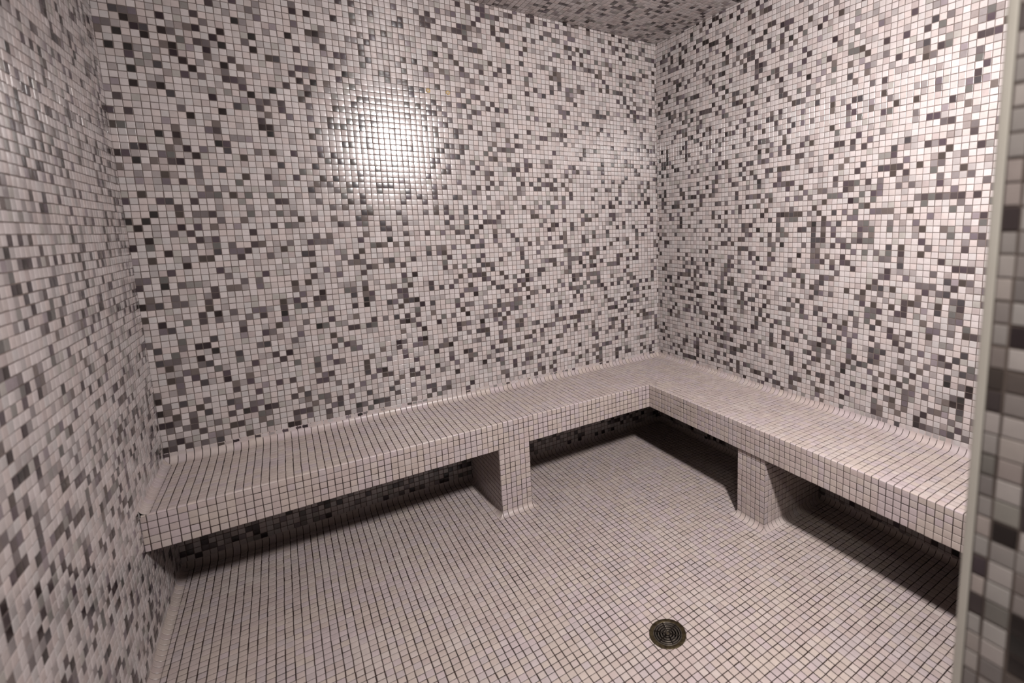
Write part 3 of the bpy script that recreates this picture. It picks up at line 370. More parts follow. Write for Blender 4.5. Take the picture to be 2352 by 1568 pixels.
    [2, 2, 0, 0, 4, 3, 0, 4, 2, 0, 0, 0, 0, 4, 0, 0, 0, 2, 0, 0, 0, 0, 0, 0, 3, 0, 0, 0, 1, 0, 3, 3, 0, 0, 0, 3, 0, 0, 0, 0, 1, 0, 0, 0, 0, 3, 0, 0, 2, 1, 0, 0, 2, 2, 0, 0, 0, 0, 0, 0, 0, 0, 3, 0, 0, 0, 2, 0, 0, 0, 0, 0, 2, 0, 2, 0, 2, 2, 0, 2, 3, 0, 0, 0, 0, 0, 0, 0, 0, 0, 0, 0, 3, 0, 2, 0, 0, 0, 2, 0, 0, 0, 3],
    [0, 0, 0, 4, 2, 0, 0, 0, 1, 1, 2, 4, 0, 0, 4, 0, 0, 0, 4, 0, 0, 0, 0, 0, 0, 0, 0, 0, 3, 0, 0, 0, 0, 0, 3, 0, 0, 0, 0, 0, 0, 3, 0, 4, 0, 0, 0, 2, 0, 0, 0, 0, 3, 0, 0, 0, 3, 0, 0, 3, 1, 0, 0, 0, 0, 0, 2, 0, 0, 0, 0, 0, 0, 0, 3, 0, 0, 0, 0, 2, 0, 0, 0, 0, 0, 3, 0, 3, 0, 2, 3, 3, 0, 0, 0, 0, 0, 0, 0, 0, 0, 3, 0],
    [0, 0, 3, 2, 2, 0, 0, 4, 0, 0, 0, 0, 2, 0, 0, 0, 0, 0, 0, 0, 1, 0, 0, 4, 0, 0, 0, 2, 0, 0, 0, 0, 0, 0, 3, 0, 0, 0, 0, 0, 0, 0, 0, 0, 0, 0, 1, 0, 0, 0, 0, 3, 0, 0, 0, 2, 2, 0, 0, 0, 3, 0, 3, 0, 0, 0, 0, 3, 0, 0, 0, 0, 3, 2, 2, 0, 0, 0, 0, 0, 0, 0, 0, 1, 0, 0, 0, 3, 0, 0, 0, 0, 0, 0, 0, 3, 0, 0, 0, 1, 0, 0, 0],
    [0, 0, 0, 0, 0, 0, 0, 0, 0, 0, 0, 3, 0, 0, 0, 0, 4, 1, 0, 0, 0, 1, 0, 0, 0, 0, 3, 4, 2, 0, 0, 0, 2, 1, 0, 3, 0, 0, 0, 0, 0, 0, 0, 0, 0, 0, 2, 4, 0, 0, 3, 0, 0, 0, 0, 0, 0, 0, 3, 0, 0, 0, 3, 0, 0, 0, 0, 0, 0, 0, 0, 0, 0, 3, 2, 0, 0, 0, 0, 0, 0, 0, 0, 0, 0, 0, 3, 0, 0, 0, 0, 2, 0, 2, 0, 0, 0, 0, 0, 0, 0, 0, 3],
    [0, 0, 0, 0, 0, 0, 0, 0, 0, 0, 1, 0, 0, 0, 0, 1, 0, 0, 0, 2, 0, 0, 0, 0, 2, 0, 0, 0, 2, 0, 0, 0, 0, 0, 2, 0, 3, 0, 0, 0, 0, 0, 1, 0, 0, 0, 0, 0, 0, 0, 1, 0, 0, 0, 0, 0, 0, 0, 0, 0, 0, 0, 0, 0, 0, 3, 0, 0, 0, 1, 2, 1, 0, 2, 0, 0, 0, 0, 0, 0, 0, 0, 0, 0, 3, 2, 0, 0, 0, 0, 0, 1, 0, 0, 0, 0, 0, 0, 0, 0, 0, 0, 0],
    [0, 0, 0, 0, 0, 0, 0, 0, 0, 0, 0, 0, 0, 3, 0, 0, 0, 0, 2, 0, 0, 0, 0, 0, 0, 0, 0, 0, 0, 0, 0, 0, 0, 0, 0, 0, 1, 0, 3, 0, 0, 1, 0, 0, 0, 0, 0, 0, 0, 2, 0, 0, 0, 1, 3, 3, 3, 0, 0, 0, 0, 0, 0, 0, 0, 0, 0, 0, 0, 0, 0, 0, 0, 0, 0, 0, 0, 0, 2, 0, 0, 2, 3, 2, 0, 2, 0, 1, 1, 0, 0, 3, 0, 3, 3, 3, 0, 2, 0, 0, 0, 3, 0],
    [0, 0, 0, 0, 0, 0, 0, 0, 0, 0, 0, 0, 0, 0, 0, 0, 3, 0, 0, 1, 0, 0, 0, 0, 4, 0, 4, 0, 0, 0, 4, 0, 0, 2, 0, 0, 0, 0, 0, 0, 0, 0, 0, 0, 0, 0, 0, 2, 3, 0, 0, 0, 0, 0, 0, 2, 0, 0, 0, 0, 0, 0, 0, 0, 0, 3, 0, 0, 0, 0, 0, 0, 2, 0, 0, 0, 0, 0, 3, 0, 3, 0, 1, 0, 0, 0, 0, 0, 3, 0, 0, 0, 0, 0, 0, 1, 0, 0, 3, 2, 0, 0, 0],
    [0, 0, 0, 0, 0, 0, 0, 0, 0, 0, 0, 0, 0, 0, 0, 0, 0, 0, 0, 0, 0, 0, 0, 0, 2, 0, 0, 0, 0, 0, 0, 0, 0, 2, 0, 0, 0, 0, 0, 0, 3, 3, 0, 0, 0, 0, 0, 0, 0, 0, 0, 0, 0, 3, 0, 0, 0, 0, 0, 0, 0, 2, 3, 0, 0, 0, 3, 0, 1, 0, 0, 0, 0, 2, 2, 0, 0, 3, 0, 0, 0, 0, 0, 0, 2, 0, 1, 2, 1, 0, 0, 0, 0, 0, 0, 0, 0, 2, 0, 0, 0, 4, 0],
    [0, 0, 0, 0, 0, 0, 0, 0, 0, 0, 0, 0, 0, 0, 0, 0, 0, 0, 0, 0, 0, 0, 0, 0, 0, 0, 0, 0, 0, 0, 0, 0, 0, 0, 0, 0, 2, 0, 0, 0, 0, 3, 0, 0, 0, 3, 3, 0, 0, 2, 1, 3, 3, 2, 0, 0, 1, 0, 0, 0, 3, 2, 0, 0, 0, 0, 0, 0, 0, 0, 0, 0, 0, 0, 0, 0, 1, 0, 2, 0, 3, 0, 0, 0, 0, 0, 0, 1, 0, 0, 0, 0, 3, 0, 0, 0, 0, 0, 0, 0, 1, 0, 3],
    [0, 0, 0, 0, 0, 0, 0, 0, 0, 0, 0, 0, 0, 0, 0, 0, 0, 0, 0, 0, 0, 0, 0, 0, 0, 0, 0, 0, 0, 0, 0, 3, 0, 3, 0, 0, 0, 0, 0, 0, 0, 0, 0, 0, 0, 3, 2, 3, 0, 0, 0, 0, 3, 3, 2, 1, 2, 0, 0, 3, 0, 0, 0, 0, 0, 0, 3, 0, 2, 0, 0, 0, 0, 0, 0, 0, 3, 3, 0, 3, 0, 2, 3, 0, 0, 0, 0, 0, 0, 0, 0, 3, 0, 0, 0, 0, 0, 0, 0, 0, 0, 0, 0],
    [0, 0, 0, 0, 0, 0, 0, 0, 0, 0, 0, 0, 0, 0, 0, 0, 0, 0, 0, 0, 0, 0, 0, 0, 0, 0, 0, 0, 0, 0, 0, 0, 0, 0, 0, 0, 0, 0, 0, 0, 2, 0, 0, 0, 2, 0, 3, 0, 0, 0, 0, 0, 0, 0, 0, 3, 0, 0, 0, 3, 0, 3, 3, 0, 0, 0, 0, 0, 0, 0, 3, 0, 0, 2, 2, 0, 1, 0, 0, 0, 0, 0, 0, 0, 0, 0, 3, 0, 0, 2, 0, 0, 0, 3, 2, 0, 2, 0, 0, 2, 2, 3, 0],
    [0, 0, 0, 0, 0, 0, 0, 0, 0, 0, 0, 0, 0, 0, 0, 0, 0, 0, 0, 0, 0, 0, 0, 0, 0, 0, 0, 0, 0, 0, 0, 0, 0, 0, 0, 0, 0, 0, 0, 0, 0, 0, 0, 0, 0, 0, 0, 0, 2, 0, 1, 2, 0, 0, 0, 0, 3, 0, 0, 1, 0, 0, 0, 1, 1, 2, 0, 0, 0, 0, 0, 2, 2, 0, 0, 0, 0, 2, 2, 0, 0, 0, 0, 0, 0, 0, 0, 0, 0, 2, 3, 0, 3, 0, 0, 0, 0, 2, 0, 0, 0, 0, 0],
    [0, 0, 0, 0, 0, 0, 0, 0, 0, 0, 0, 0, 0, 0, 0, 0, 0, 0, 0, 0, 0, 0, 0, 0, 0, 0, 0, 0, 0, 0, 0, 0, 0, 0, 0, 0, 0, 0, 0, 0, 0, 0, 0, 0, 0, 0, 0, 0, 0, 0, 0, 0, 0, 0, 2, 0, 0, 3, 2, 2, 3, 0, 0, 0, 0, 0, 0, 2, 0, 0, 0, 0, 0, 0, 0, 0, 2, 2, 0, 0, 0, 0, 0, 0, 0, 2, 1, 0, 3, 0, 0, 0, 0, 3, 0, 0, 0, 1, 3, 0, 0, 0, 0],
    [0, 0, 0, 0, 0, 0, 0, 0, 0, 0, 0, 0, 0, 0, 0, 0, 0, 0, 0, 0, 0, 0, 0, 0, 0, 0, 0, 0, 0, 0, 0, 0, 0, 0, 0, 0, 0, 0, 0, 0, 0, 0, 0, 0, 0, 0, 0, 0, 0, 0, 0, 0, 3, 0, 2, 0, 3, 3, 0, 0, 0, 0, 2, 3, 0, 0, 0, 0, 3, 0, 0, 3, 0, 0, 2, 0, 0, 0, 0, 0, 0, 0, 2, 0, 0, 0, 0, 0, 0, 0, 0, 3, 0, 0, 0, 0, 0, 0, 0, 0, 0, 0, 0],
]
RIGHT_GRID = (0.97062, 0.6185, -1, 0.96963, 0.2865, 20)
RIGHT_ROWS = [
    [0, 0, 0, 0, 0, 0, 0, 4, 0, 0, 3, 3, 4, 3, 4, 0, 0, 0, 0, 0, 0, 0, 0, 0, 0, 0, 3, 0, 3, 0, 0, 0, 0, 0, 0, 0, 4, 0, 3, 3, 0, 0, 2, 2, 0, 0, 0, 0, 2, 0, 0, 0, 0, 0, 0, 0, 0, 0, 0, 3, 2, 0, 0, 0, 0, 0, 4, 3, 2, 1, 2, 3, 0, 2, 0],
    [0, 0, 0, 0, 0, 2, 0, 0, 0, 4, 0, 0, 0, 0, 0, 4, 0, 4, 0, 0, 4, 0, 2, 0, 3, 2, 0, 0, 3, 0, 0, 0, 2, 4, 3, 0, 2, 2, 0, 0, 0, 0, 3, 0, 0, 0, 0, 0, 3, 2, 0, 0, 0, 4, 0, 0, 0, 0, 0, 2, 2, 0, 0, 2, 0, 0, 4, 0, 0, 0, 1, 0, 3, 0, 0],
    [0, 0, 0, 0, 0, 0, 3, 0, 3, 0, 0, 0, 0, 0, 0, 3, 0, 0, 0, 0, 0, 2, 0, 0, 0, 0, 4, 0, 3, 0, 3, 2, 0, 0, 0, 0, 0, 0, 3, 0, 0, 0, 3, 3, 3, 0, 0, 2, 0, 0, 0, 0, 0, 0, 3, 0, 0, 0, 0, 2, 0, 0, 2, 0, 2, 0, 0, 4, 0, 0, 0, 2, 0, 0, 1],
    [0, 0, 4, 0, 0, 0, 0, 0, 0, 0, 3, 0, 0, 0, 3, 4, 0, 0, 0, 0, 0, 3, 3, 0, 3, 0, 0, 0, 0, 0, 0, 0, 0, 0, 0, 0, 0, 0, 0, 0, 0, 0, 0, 2, 0, 0, 0, 0, 0, 3, 0, 3, 0, 0, 0, 0, 0, 0, 0, 0, 0, 2, 3, 0, 2, 0, 0, 0, 2, 2, 1, 0, 2, 0, 2],
    [0, 0, 0, 0, 3, 0, 0, 0, 0, 0, 3, 4, 0, 0, 2, 3, 0, 0, 0, 0, 0, 0, 0, 0, 0, 0, 3, 3, 0, 0, 0, 0, 0, 0, 0, 0, 0, 3, 0, 0, 0, 0, 0, 0, 0, 0, 3, 0, 3, 3, 0, 0, 0, 0, 0, 3, 0, 3, 0, 4, 0, 0, 0, 0, 2, 1, 0, 0, 0, 0, 1, 0, 3, 0, 0],
    [0, 4, 2, 0, 0, 0, 0, 0, 2, 0, 0, 2, 0, 0, 0, 2, 0, 0, 3, 0, 0, 0, 2, 3, 2, 0, 3, 4, 2, 3, 0, 0, 0, 0, 0, 2, 0, 0, 0, 0, 0, 0, 3, 0, 0, 3, 0, 0, 0, 0, 0, 0, 2, 0, 0, 0, 0, 0, 0, 1, 0, 3, 0, 0, 2, 2, 0, 2, 0, 1, 2, 4, 4, 0, 0],
    [0, 0, 0, 3, 0, 0, 0, 0, 0, 0, 0, 0, 0, 0, 4, 0, 3, 0, 0, 0, 0, 2, 0, 0, 0, 0, 0, 0, 0, 3, 3, 0, 0, 3, 0, 1, 0, 0, 0, 0, 0, 0, 3, 0, 0, 0, 2, 0, 0, 0, 2, 0, 0, 4, 0, 0, 0, 0, 0, 2, 0, 0, 0, 3, 0, 2, 0, 0, 0, 0, 0, 2, 4, 0, 0],
    [0, 0, 4, 0, 0, 0, 0, 0, 0, 0, 0, 0, 0, 0, 0, 0, 0, 2, 0, 4, 0, 2, 0, 4, 3, 2, 4, 0, 0, 0, 0, 2, 0, 3, 0, 0, 0, 0, 0, 0, 0, 2, 3, 0, 0, 0, 0, 3, 3, 0, 0, 0, 0, 3, 0, 2, 0, 0, 2, 0, 2, 0, 3, 0, 2, 0, 0, 2, 0, 0, 0, 0, 0, 4, 0],
    [0, 0, 0, 0, 0, 0, 0, 0, 0, 0, 0, 3, 0, 0, 0, 0, 0, 0, 0, 0, 0, 0, 0, 0, 2, 2, 0, 0, 0, 0, 0, 0, 0, 0, 2, 0, 0, 3, 2, 0, 4, 0, 0, 0, 0, 2, 3, 0, 2, 0, 2, 0, 0, 0, 3, 0, 3, 2, 0, 0, 0, 0, 1, 0, 0, 3, 0, 0, 0, 0, 4, 0, 2, 4, 0],
    [0, 0, 0, 0, 0, 0, 0, 0, 0, 0, 0, 0, 0, 0, 0, 0, 3, 0, 0, 0, 0, 3, 3, 4, 0, 0, 0, 3, 0, 0, 0, 0, 0, 0, 0, 0, 0, 3, 0, 0, 0, 0, 0, 0, 0, 0, 0, 2, 2, 0, 2, 0, 0, 0, 2, 3, 0, 0, 3, 2, 0, 0, 0, 0, 2, 0, 2, 0, 0, 0, 3, 0, 0, 0, 0],
    [0, 0, 0, 0, 0, 3, 0, 2, 2, 0, 0, 0, 0, 2, 0, 0, 0, 0, 0, 0, 3, 0, 3, 0, 0, 0, 3, 3, 2, 0, 4, 0, 2, 0, 0, 0, 0, 3, 0, 0, 2, 0, 2, 3, 0, 0, 2, 2, 4, 2, 0, 3, 0, 0, 2, 0, 0, 0, 2, 3, 0, 0, 0, 2, 1, 0, 0, 2, 0, 0, 0, 0, 3, 2, 2],
    [0, 0, 0, 0, 2, 4, 0, 0, 2, 0, 0, 0, 0, 0, 0, 0, 0, 0, 4, 0, 0, 0, 0, 4, 0, 0, 0, 2, 0, 0, 0, 0, 4, 3, 0, 0, 0, 0, 0, 0, 3, 2, 0, 0, 0, 2, 0, 0, 0, 3, 2, 2, 0, 0, 3, 0, 0, 0, 3, 2, 3, 0, 0, 0, 0, 1, 0, 0, 1, 2, 3, 0, 0, 2, 0],
    [0, 2, 0, 0, 0, 0, 3, 0, 0, 0, 2, 3, 2, 0, 3, 0, 2, 2, 2, 0, 3, 3, 0, 0, 0, 0, 2, 0, 0, 0, 0, 0, 0, 3, 0, 0, 0, 3, 0, 0, 0, 0, 0, 0, 3, 0, 0, 0, 3, 0, 0, 0, 3, 0, 2, 0, 0, 0, 0, 2, 0, 0, 0, 3, 0, 0, 2, 0, 1, 3, 0, 3, 0, 0, 0],
    [0, 3, 0, 0, 0, 0, 0, 4, 0, 0, 0, 2, 3, 0, 3, 0, 3, 0, 0, 0, 0, 0, 0, 0, 4, 0, 0, 0, 0, 0, 0, 0, 0, 3, 0, 3, 0, 0, 3, 2, 0, 2, 0, 0, 0, 0, 0, 0, 3, 0, 0, 0, 0, 2, 0, 2, 0, 0, 3, 0, 0, 0, 3, 0, 2, 0, 0, 0, 0, 0, 0, 0, 3, 0, 0],
    [0, 0, 0, 0, 0, 2, 0, 0, 0, 0, 0, 0, 0, 0, 0, 3, 0, 0, 0, 0, 4, 0, 4, 3, 4, 0, 0, 2, 0, 2, 1, 0, 0, 0, 3, 0, 3, 0, 0, 0, 0, 2, 0, 0, 0, 0, 0, 0, 0, 0, 3, 0, 3, 2, 0, 0, 0, 0, 0, 0, 0, 3, 2, 0, 0, 0, 0, 1, 0, 1, 1, 0, 0, 0, 0],
    [0, 0, 3, 0, 0, 0, 0, 0, 0, 3, 3, 0, 3, 3, 0, 0, 0, 0, 0, 0, 0, 3, 0, 2, 0, 0, 0, 0, 0, 2, 0, 0, 3, 0, 3, 0, 0, 0, 0, 0, 0, 0, 0, 0, 2, 2, 0, 0, 0, 3, 0, 0, 0, 3, 0, 2, 0, 0, 3, 0, 0, 3, 0, 0, 3, 0, 0, 3, 0, 0, 0, 0, 0, 0, 0],
    [0, 0, 0, 0, 0, 0, 3, 0, 0, 0, 0, 0, 0, 0, 0, 4, 4, 0, 0, 0, 0, 0, 0, 3, 2, 0, 0, 0, 3, 2, 3, 0, 0, 0, 0, 4, 0, 0, 0, 2, 3, 2, 0, 0, 3, 0, 0, 3, 0, 0, 0, 3, 0, 0, 0, 2, 0, 2, 0, 3, 0, 0, 0, 0, 0, 0, 0, 2, 2, 0, 2, 0, 3, 3, 2],
    [0, 0, 0, 3, 0, 3, 3, 0, 0, 0, 0, 0, 4, 3, 0, 0, 0, 0, 0, 3, 4, 0, 0, 0, 0, 0, 0, 0, 0, 3, 0, 3, 3, 0, 0, 0, 2, 0, 0, 0, 0, 0, 2, 0, 3, 0, 0, 2, 3, 0, 0, 0, 0, 0, 3, 0, 0, 2, 2, 0, 0, 1, 1, 0, 0, 0, 2, 0, 1, 0, 1, 0, 2, 0, 0],
    [0, 0, 0, 0, 0, 0, 0, 3, 2, 4, 0, 0, 0, 0, 2, 3, 0, 0, 0, 0, 0, 2, 0, 3, 4, 0, 0, 2, 0, 3, 0, 0, 0, 2, 0, 2, 0, 0, 0, 0, 0, 3, 0, 3, 0, 0, 0, 0, 0, 0, 0, 0, 0, 0, 0, 0, 0, 2, 2, 3, 0, 0, 3, 3, 0, 1, 0, 0, 0, 0, 2, 2, 0, 0, 0],
    [0, 0, 0, 4, 0, 3, 0, 0, 0, 0, 0, 3, 0, 0, 3, 0, 3, 3, 2, 0, 0, 3, 2, 2, 0, 0, 0, 2, 0, 0, 3, 0, 0, 0, 0, 0, 0, 0, 0, 0, 0, 0, 0, 0, 0, 0, 3, 0, 0, 0, 0, 0, 0, 0, 0, 0, 3, 0, 3, 0, 0, 3, 0, 3, 0, 0, 1, 0, 3, 0, 2, 2, 0, 0, 0],
    [0, 0, 0, 0, 4, 4, 0, 0, 4, 0, 0, 0, 0, 3, 0, 0, 0, 0, 0, 0, 0, 2, 0, 2, 0, 4, 3, 0, 0, 0, 3, 2, 0, 0, 2, 4, 0, 0, 0, 0, 0, 0, 0, 0, 0, 0, 0, 3, 2, 0, 2, 0, 0, 0, 0, 2, 2, 0, 0, 0, 1, 0, 0, 3, 3, 2, 0, 0, 3, 0, 1, 3, 0, 0, 0],
    [0, 0, 0, 0, 0, 0, 0, 0, 2, 3, 2, 2, 3, 0, 3, 0, 3, 0, 0, 0, 0, 0, 0, 2, 0, 2, 3, 0, 0, 0, 0, 0, 1, 0, 0, 0, 3, 0, 0, 0, 0, 0, 2, 0, 2, 0, 3, 2, 0, 0, 0, 0, 0, 3, 0, 0, 3, 0, 0, 2, 0, 0, 0, 0, 0, 2, 0, 0, 0, 0, 2, 3, 0, 0, 3],
    [0, 0, 3, 2, 0, 0, 0, 0, 0, 0, 0, 2, 3, 0, 3, 2, 0, 0, 0, 3, 0, 0, 0, 2, 3, 0, 0, 0, 0, 0, 0, 0, 0, 3, 2, 0, 0, 2, 0, 2, 0, 0, 0, 0, 3, 0, 0, 2, 3, 0, 0, 0, 0, 0, 0, 0, 0, 3, 2, 3, 0, 3, 0, 0, 0, 0, 3, 0, 2, 3, 0, 0, 0, 0, 0],
    [0, 0, 0, 4, 0, 0, 0, 0, 0, 0, 3, 0, 0, 0, 0, 3, 0, 0, 2, 0, 0, 0, 0, 1, 2, 2, 0, 0, 3, 0, 0, 0, 1, 0, 0, 0, 0, 0, 0, 0, 2, 2, 0, 3, 2, 0, 0, 0, 3, 2, 2, 0, 0, 0, 0, 0, 0, 0, 3, 0, 0, 0, 0, 0, 0, 2, 2, 2, 0, 0, 3, 0, 1, 0, 2],
    [0, 0, 0, 0, 0, 2, 0, 0, 0, 0, 0, 2, 0, 3, 2, 0, 0, 0, 4, 0, 3, 0, 0, 0, 2, 3, 3, 0, 0, 0, 0, 0, 0, 0, 4, 3, 0, 0, 0, 0, 0, 2, 3, 0, 0, 0, 0, 0, 0, 0, 0, 2, 0, 0, 0, 0, 0, 0, 0, 2, 3, 0, 0, 2, 0, 0, 0, 0, 0, 3, 1, 3, 2, 0, 0],
    [0, 0, 0, 0, 0, 0, 0, 0, 3, 0, 2, 0, 0, 4, 0, 0, 0, 2, 0, 0, 4, 0, 0, 0, 0, 3, 0, 0, 2, 0, 0, 0, 2, 0, 0, 0, 2, 0, 0, 0, 0, 0, 0, 0, 0, 0, 2, 2, 0, 0, 3, 0, 0, 0, 3, 0, 0, 0, 0, 0, 3, 0, 1, 0, 0, 0, 0, 2, 0, 1, 0, 0, 0, 0, 0],
    [0, 4, 0, 0, 0, 0, 0, 0, 0, 0, 0, 3, 0, 0, 0, 0, 0, 0, 0, 0, 0, 0, 0, 0, 0, 2, 2, 0, 0, 0, 0, 3, 0, 4, 0, 0, 2, 3, 0, 0, 0, 2, 0, 0, 0, 0, 2, 2, 3, 0, 2, 0, 3, 3, 0, 0, 0, 0, 0, 0, 0, 0, 3, 0, 0, 0, 0, 0, 0, 0, 3, 3, 3, 0, 2],
    [3, 0, 0, 0, 0, 0, 0, 0, 3, 0, 0, 0, 0, 0, 0, 0, 2, 0, 4, 0, 0, 0, 0, 0, 0, 0, 0, 0, 2, 0, 0, 3, 2, 0, 0, 0, 3, 0, 0, 0, 0, 0, 0, 4, 0, 0, 2, 3, 0, 2, 0, 0, 3, 0, 0, 0, 0, 0, 0, 2, 2, 0, 2, 0, 0, 0, 0, 0, 3, 0, 0, 0, 0, 0, 0],
    [0, 0, 0, 3, 0, 0, 0, 0, 0, 0, 0, 0, 0, 0, 0, 0, 0, 0, 0, 2, 0, 2, 0, 0, 0, 0, 0, 0, 3, 3, 3, 0, 0, 0, 0, 0, 0, 2, 0, 0, 0, 0, 0, 0, 0, 0, 2, 2, 0, 0, 0, 0, 0, 0, 2, 0, 2, 0, 2, 0, 2, 0, 3, 0, 0, 3, 0, 0, 0, 0, 0, 0, 0, 0, 0],
    [0, 0, 0, 4, 4, 0, 0, 0, 0, 0, 0, 0, 0, 0, 0, 0, 0, 0, 0, 0, 0, 0, 0, 3, 3, 0, 3, 0, 0, 0, 0, 0, 0, 0, 0, 0, 2, 2, 0, 4, 0, 0, 0, 0, 2, 0, 3, 1, 1, 0, 3, 0, 3, 2, 0, 0, 0, 0, 0, 0, 3, 0, 3, 0, 0, 0, 2, 0, 0, 0, 0, 3, 0, 0, 0],
    [0, 4, 0, 0, 0, 0, 0, 0, 0, 0, 3, 0, 0, 0, 0, 0, 0, 2, 0, 3, 0, 0, 0, 0, 0, 3, 0, 0, 3, 3, 0, 0, 0, 0, 3, 0, 2, 0, 2, 0, 0, 0, 0, 0, 0, 0, 3, 3, 3, 0, 0, 2, 2, 0, 2, 3, 2, 2, 0, 0, 0, 0, 0, 0, 0, 3, 0, 0, 0, 0, 0, 1, 0, 2, 2],
    [4, 0, 2, 2, 0, 0, 0, 3, 0, 0, 0, 0, 0, 0, 0, 0, 0, 0, 0, 0, 0, 0, 2, 0, 0, 0, 0, 0, 0, 0, 2, 3, 0, 0, 0, 0, 3, 0, 0, 2, 2, 0, 0, 0, 0, 0, 3, 0, 3, 0, 3, 0, 0, 0, 0, 2, 0, 2, 0, 0, 0, 0, 0, 0, 1, 0, 0, 0, 0, 2, 0, 0, 2, 3, 0],
    [0, 0, 0, 0, 0, 0, 0, 0, 0, 0, 0, 0, 0, 0, 2, 0, 0, 0, 2, 0, 0, 0, 0, 3, 0, 2, 0, 0, 0, 3, 2, 0, 0, 4, 0, 0, 0, 0, 3, 2, 0, 0, 0, 3, 3, 0, 3, 0, 2, 0, 2, 0, 0, 0, 0, 3, 2, 2, 0, 0, 2, 0, 0, 0, 1, 3, 0, 0, 2, 1, 0, 2, 0, 0, 0],
    [0, 4, 0, 0, 0, 0, 0, 0, 2, 4, 0, 0, 3, 0, 0, 0, 0, 0, 0, 0, 0, 2, 3, 0, 3, 0, 0, 0, 0, 3, 2, 4, 0, 0, 0, 0, 0, 0, 3, 0, 0, 0, 0, 0, 0, 2, 4, 0, 3, 2, 0, 3, 0, 0, 0, 2, 2, 0, 0, 0, 2, 0, 1, 0, 2, 0, 0, 0, 0, 0, 0, 0, 0, 2, 0],
    [0, 0, 0, 0, 0, 0, 0, 0, 0, 4, 0, 0, 0, 0, 0, 0, 3, 0, 0, 0, 0, 0, 0, 0, 2, 0, 0, 1, 0, 0, 0, 0, 2, 0, 0, 0, 3, 0, 2, 0, 2, 2, 2, 0, 0, 0, 0, 0, 3, 0, 0, 0, 0, 2, 2, 0, 0, 0, 0, 0, 0, 1, 0, 0, 0, 0, 2, 0, 0, 0, 0, 0, 1, 3, 0],
    [0, 2, 0, 0, 0, 3, 2, 0, 0, 4, 0, 0, 0, 0, 0, 0, 0, 0, 0, 0, 3, 0, 3, 0, 0, 0, 0, 0, 0, 0, 0, 0, 0, 0, 4, 0, 0, 0, 3, 4, 3, 3, 3, 3, 0, 2, 0, 3, 0, 0, 3, 0, 2, 0, 2, 0, 0, 2, 2, 2, 2, 0, 0, 3, 0, 0, 0, 0, 0, 2, 0, 1, 0, 0, 0],
    [0, 0, 0, 0, 0, 3, 0, 0, 2, 0, 0, 0, 0, 3, 0, 0, 0, 0, 0, 0, 3, 0, 0, 0, 4, 0, 2, 0, 3, 0, 0, 0, 0, 0, 0, 3, 0, 0, 0, 0, 0, 2, 0, 0, 0, 0, 3, 0, 0, 0, 0, 0, 0, 0, 0, 2, 3, 0, 0, 0, 0, 0, 0, 0, 0, 2, 0, 0, 0, 0, 2, 0, 0, 0, 2],
    [0, 0, 0, 2, 0, 0, 0, 0, 0, 0, 3, 0, 0, 0, 0, 2, 0, 0, 0, 0, 0, 0, 0, 0, 0, 0, 0, 0, 3, 0, 4, 0, 2, 2, 0, 0, 0, 0, 0, 0, 0, 0, 0, 0, 0, 0, 0, 0, 3, 0, 0, 0, 0, 4, 2, 0, 0, 2, 0, 0, 0, 0, 0, 0, 2, 3, 2, 3, 2, 3, 3, 0, 3, 0, 0],
    [0, 0, 3, 0, 0, 0, 4, 3, 3, 0, 0, 0, 3, 3, 0, 0, 3, 0, 0, 0, 0, 3, 2, 0, 2, 0, 0, 0, 0, 0, 0, 0, 0, 0, 2, 0, 3, 0, 0, 0, 2, 0, 2, 2, 0, 2, 0, 0, 0, 2, 2, 2, 0, 0, 0, 2, 0, 3, 2, 0, 0, 0, 0, 0, 0, 0, 0, 0, 0, 2, 0, 0, 0, 0, 2],
    [0, 0, 3, 3, 0, 0, 0, 2, 2, 0, 0, 0, 0, 0, 0, 0, 3, 0, 0, 0, 0, 0, 0, 0, 0, 0, 0, 3, 0, 0, 3, 2, 2, 3, 0, 2, 2, 0, 0, 0, 0, 0, 0, 0, 2, 0, 0, 2, 2, 0, 0, 0, 3, 2, 0, 0, 0, 0, 2, 0, 0, 2, 0, 2, 0, 0, 0, 3, 0, 0, 0, 0, 0, 2, 0],
    [0, 0, 4, 0, 0, 0, 0, 0, 0, 0, 4, 0, 2, 4, 4, 0, 3, 3, 0, 3, 2, 0, 0, 0, 0, 0, 0, 3, 0, 0, 0, 0, 0, 0, 0, 0, 0, 0, 0, 0, 3, 0, 0, 3, 0, 0, 0, 0, 0, 0, 2, 0, 3, 3, 2, 0, 3, 0, 2, 0, 0, 0, 1, 0, 0, 0, 0, 2, 0, 1, 0, 2, 0, 0, 0],
    [0, 4, 0, 4, 0, 0, 0, 0, 0, 3, 3, 0, 0, 0, 0, 3, 0, 0, 0, 0, 3, 2, 0, 0, 0, 0, 0, 0, 0, 0, 2, 0, 0, 3, 0, 0, 0, 3, 2, 2, 3, 3, 0, 0, 0, 0, 0, 0, 0, 0, 3, 0, 0, 0, 0, 0, 0, 0, 0, 0, 3, 0, 3, 0, 0, 0, 2, 0, 0, 0, 3, 0, 0, 0, 0],
    [0, 0, 0, 4, 0, 0, 0, 0, 0, 3, 0, 0, 2, 0, 0, 0, 0, 0, 4, 0, 2, 0, 0, 0, 0, 0, 3, 2, 0, 0, 0, 0, 0, 4, 0, 0, 0, 0, 3, 0, 0, 0, 0, 0, 0, 0, 0, 0, 0, 0, 0, 0, 0, 0, 3, 0, 0, 0, 3, 3, 3, 3, 0, 0, 3, 0, 1, 2, 0, 0, 0, 0, 0, 1, 0],
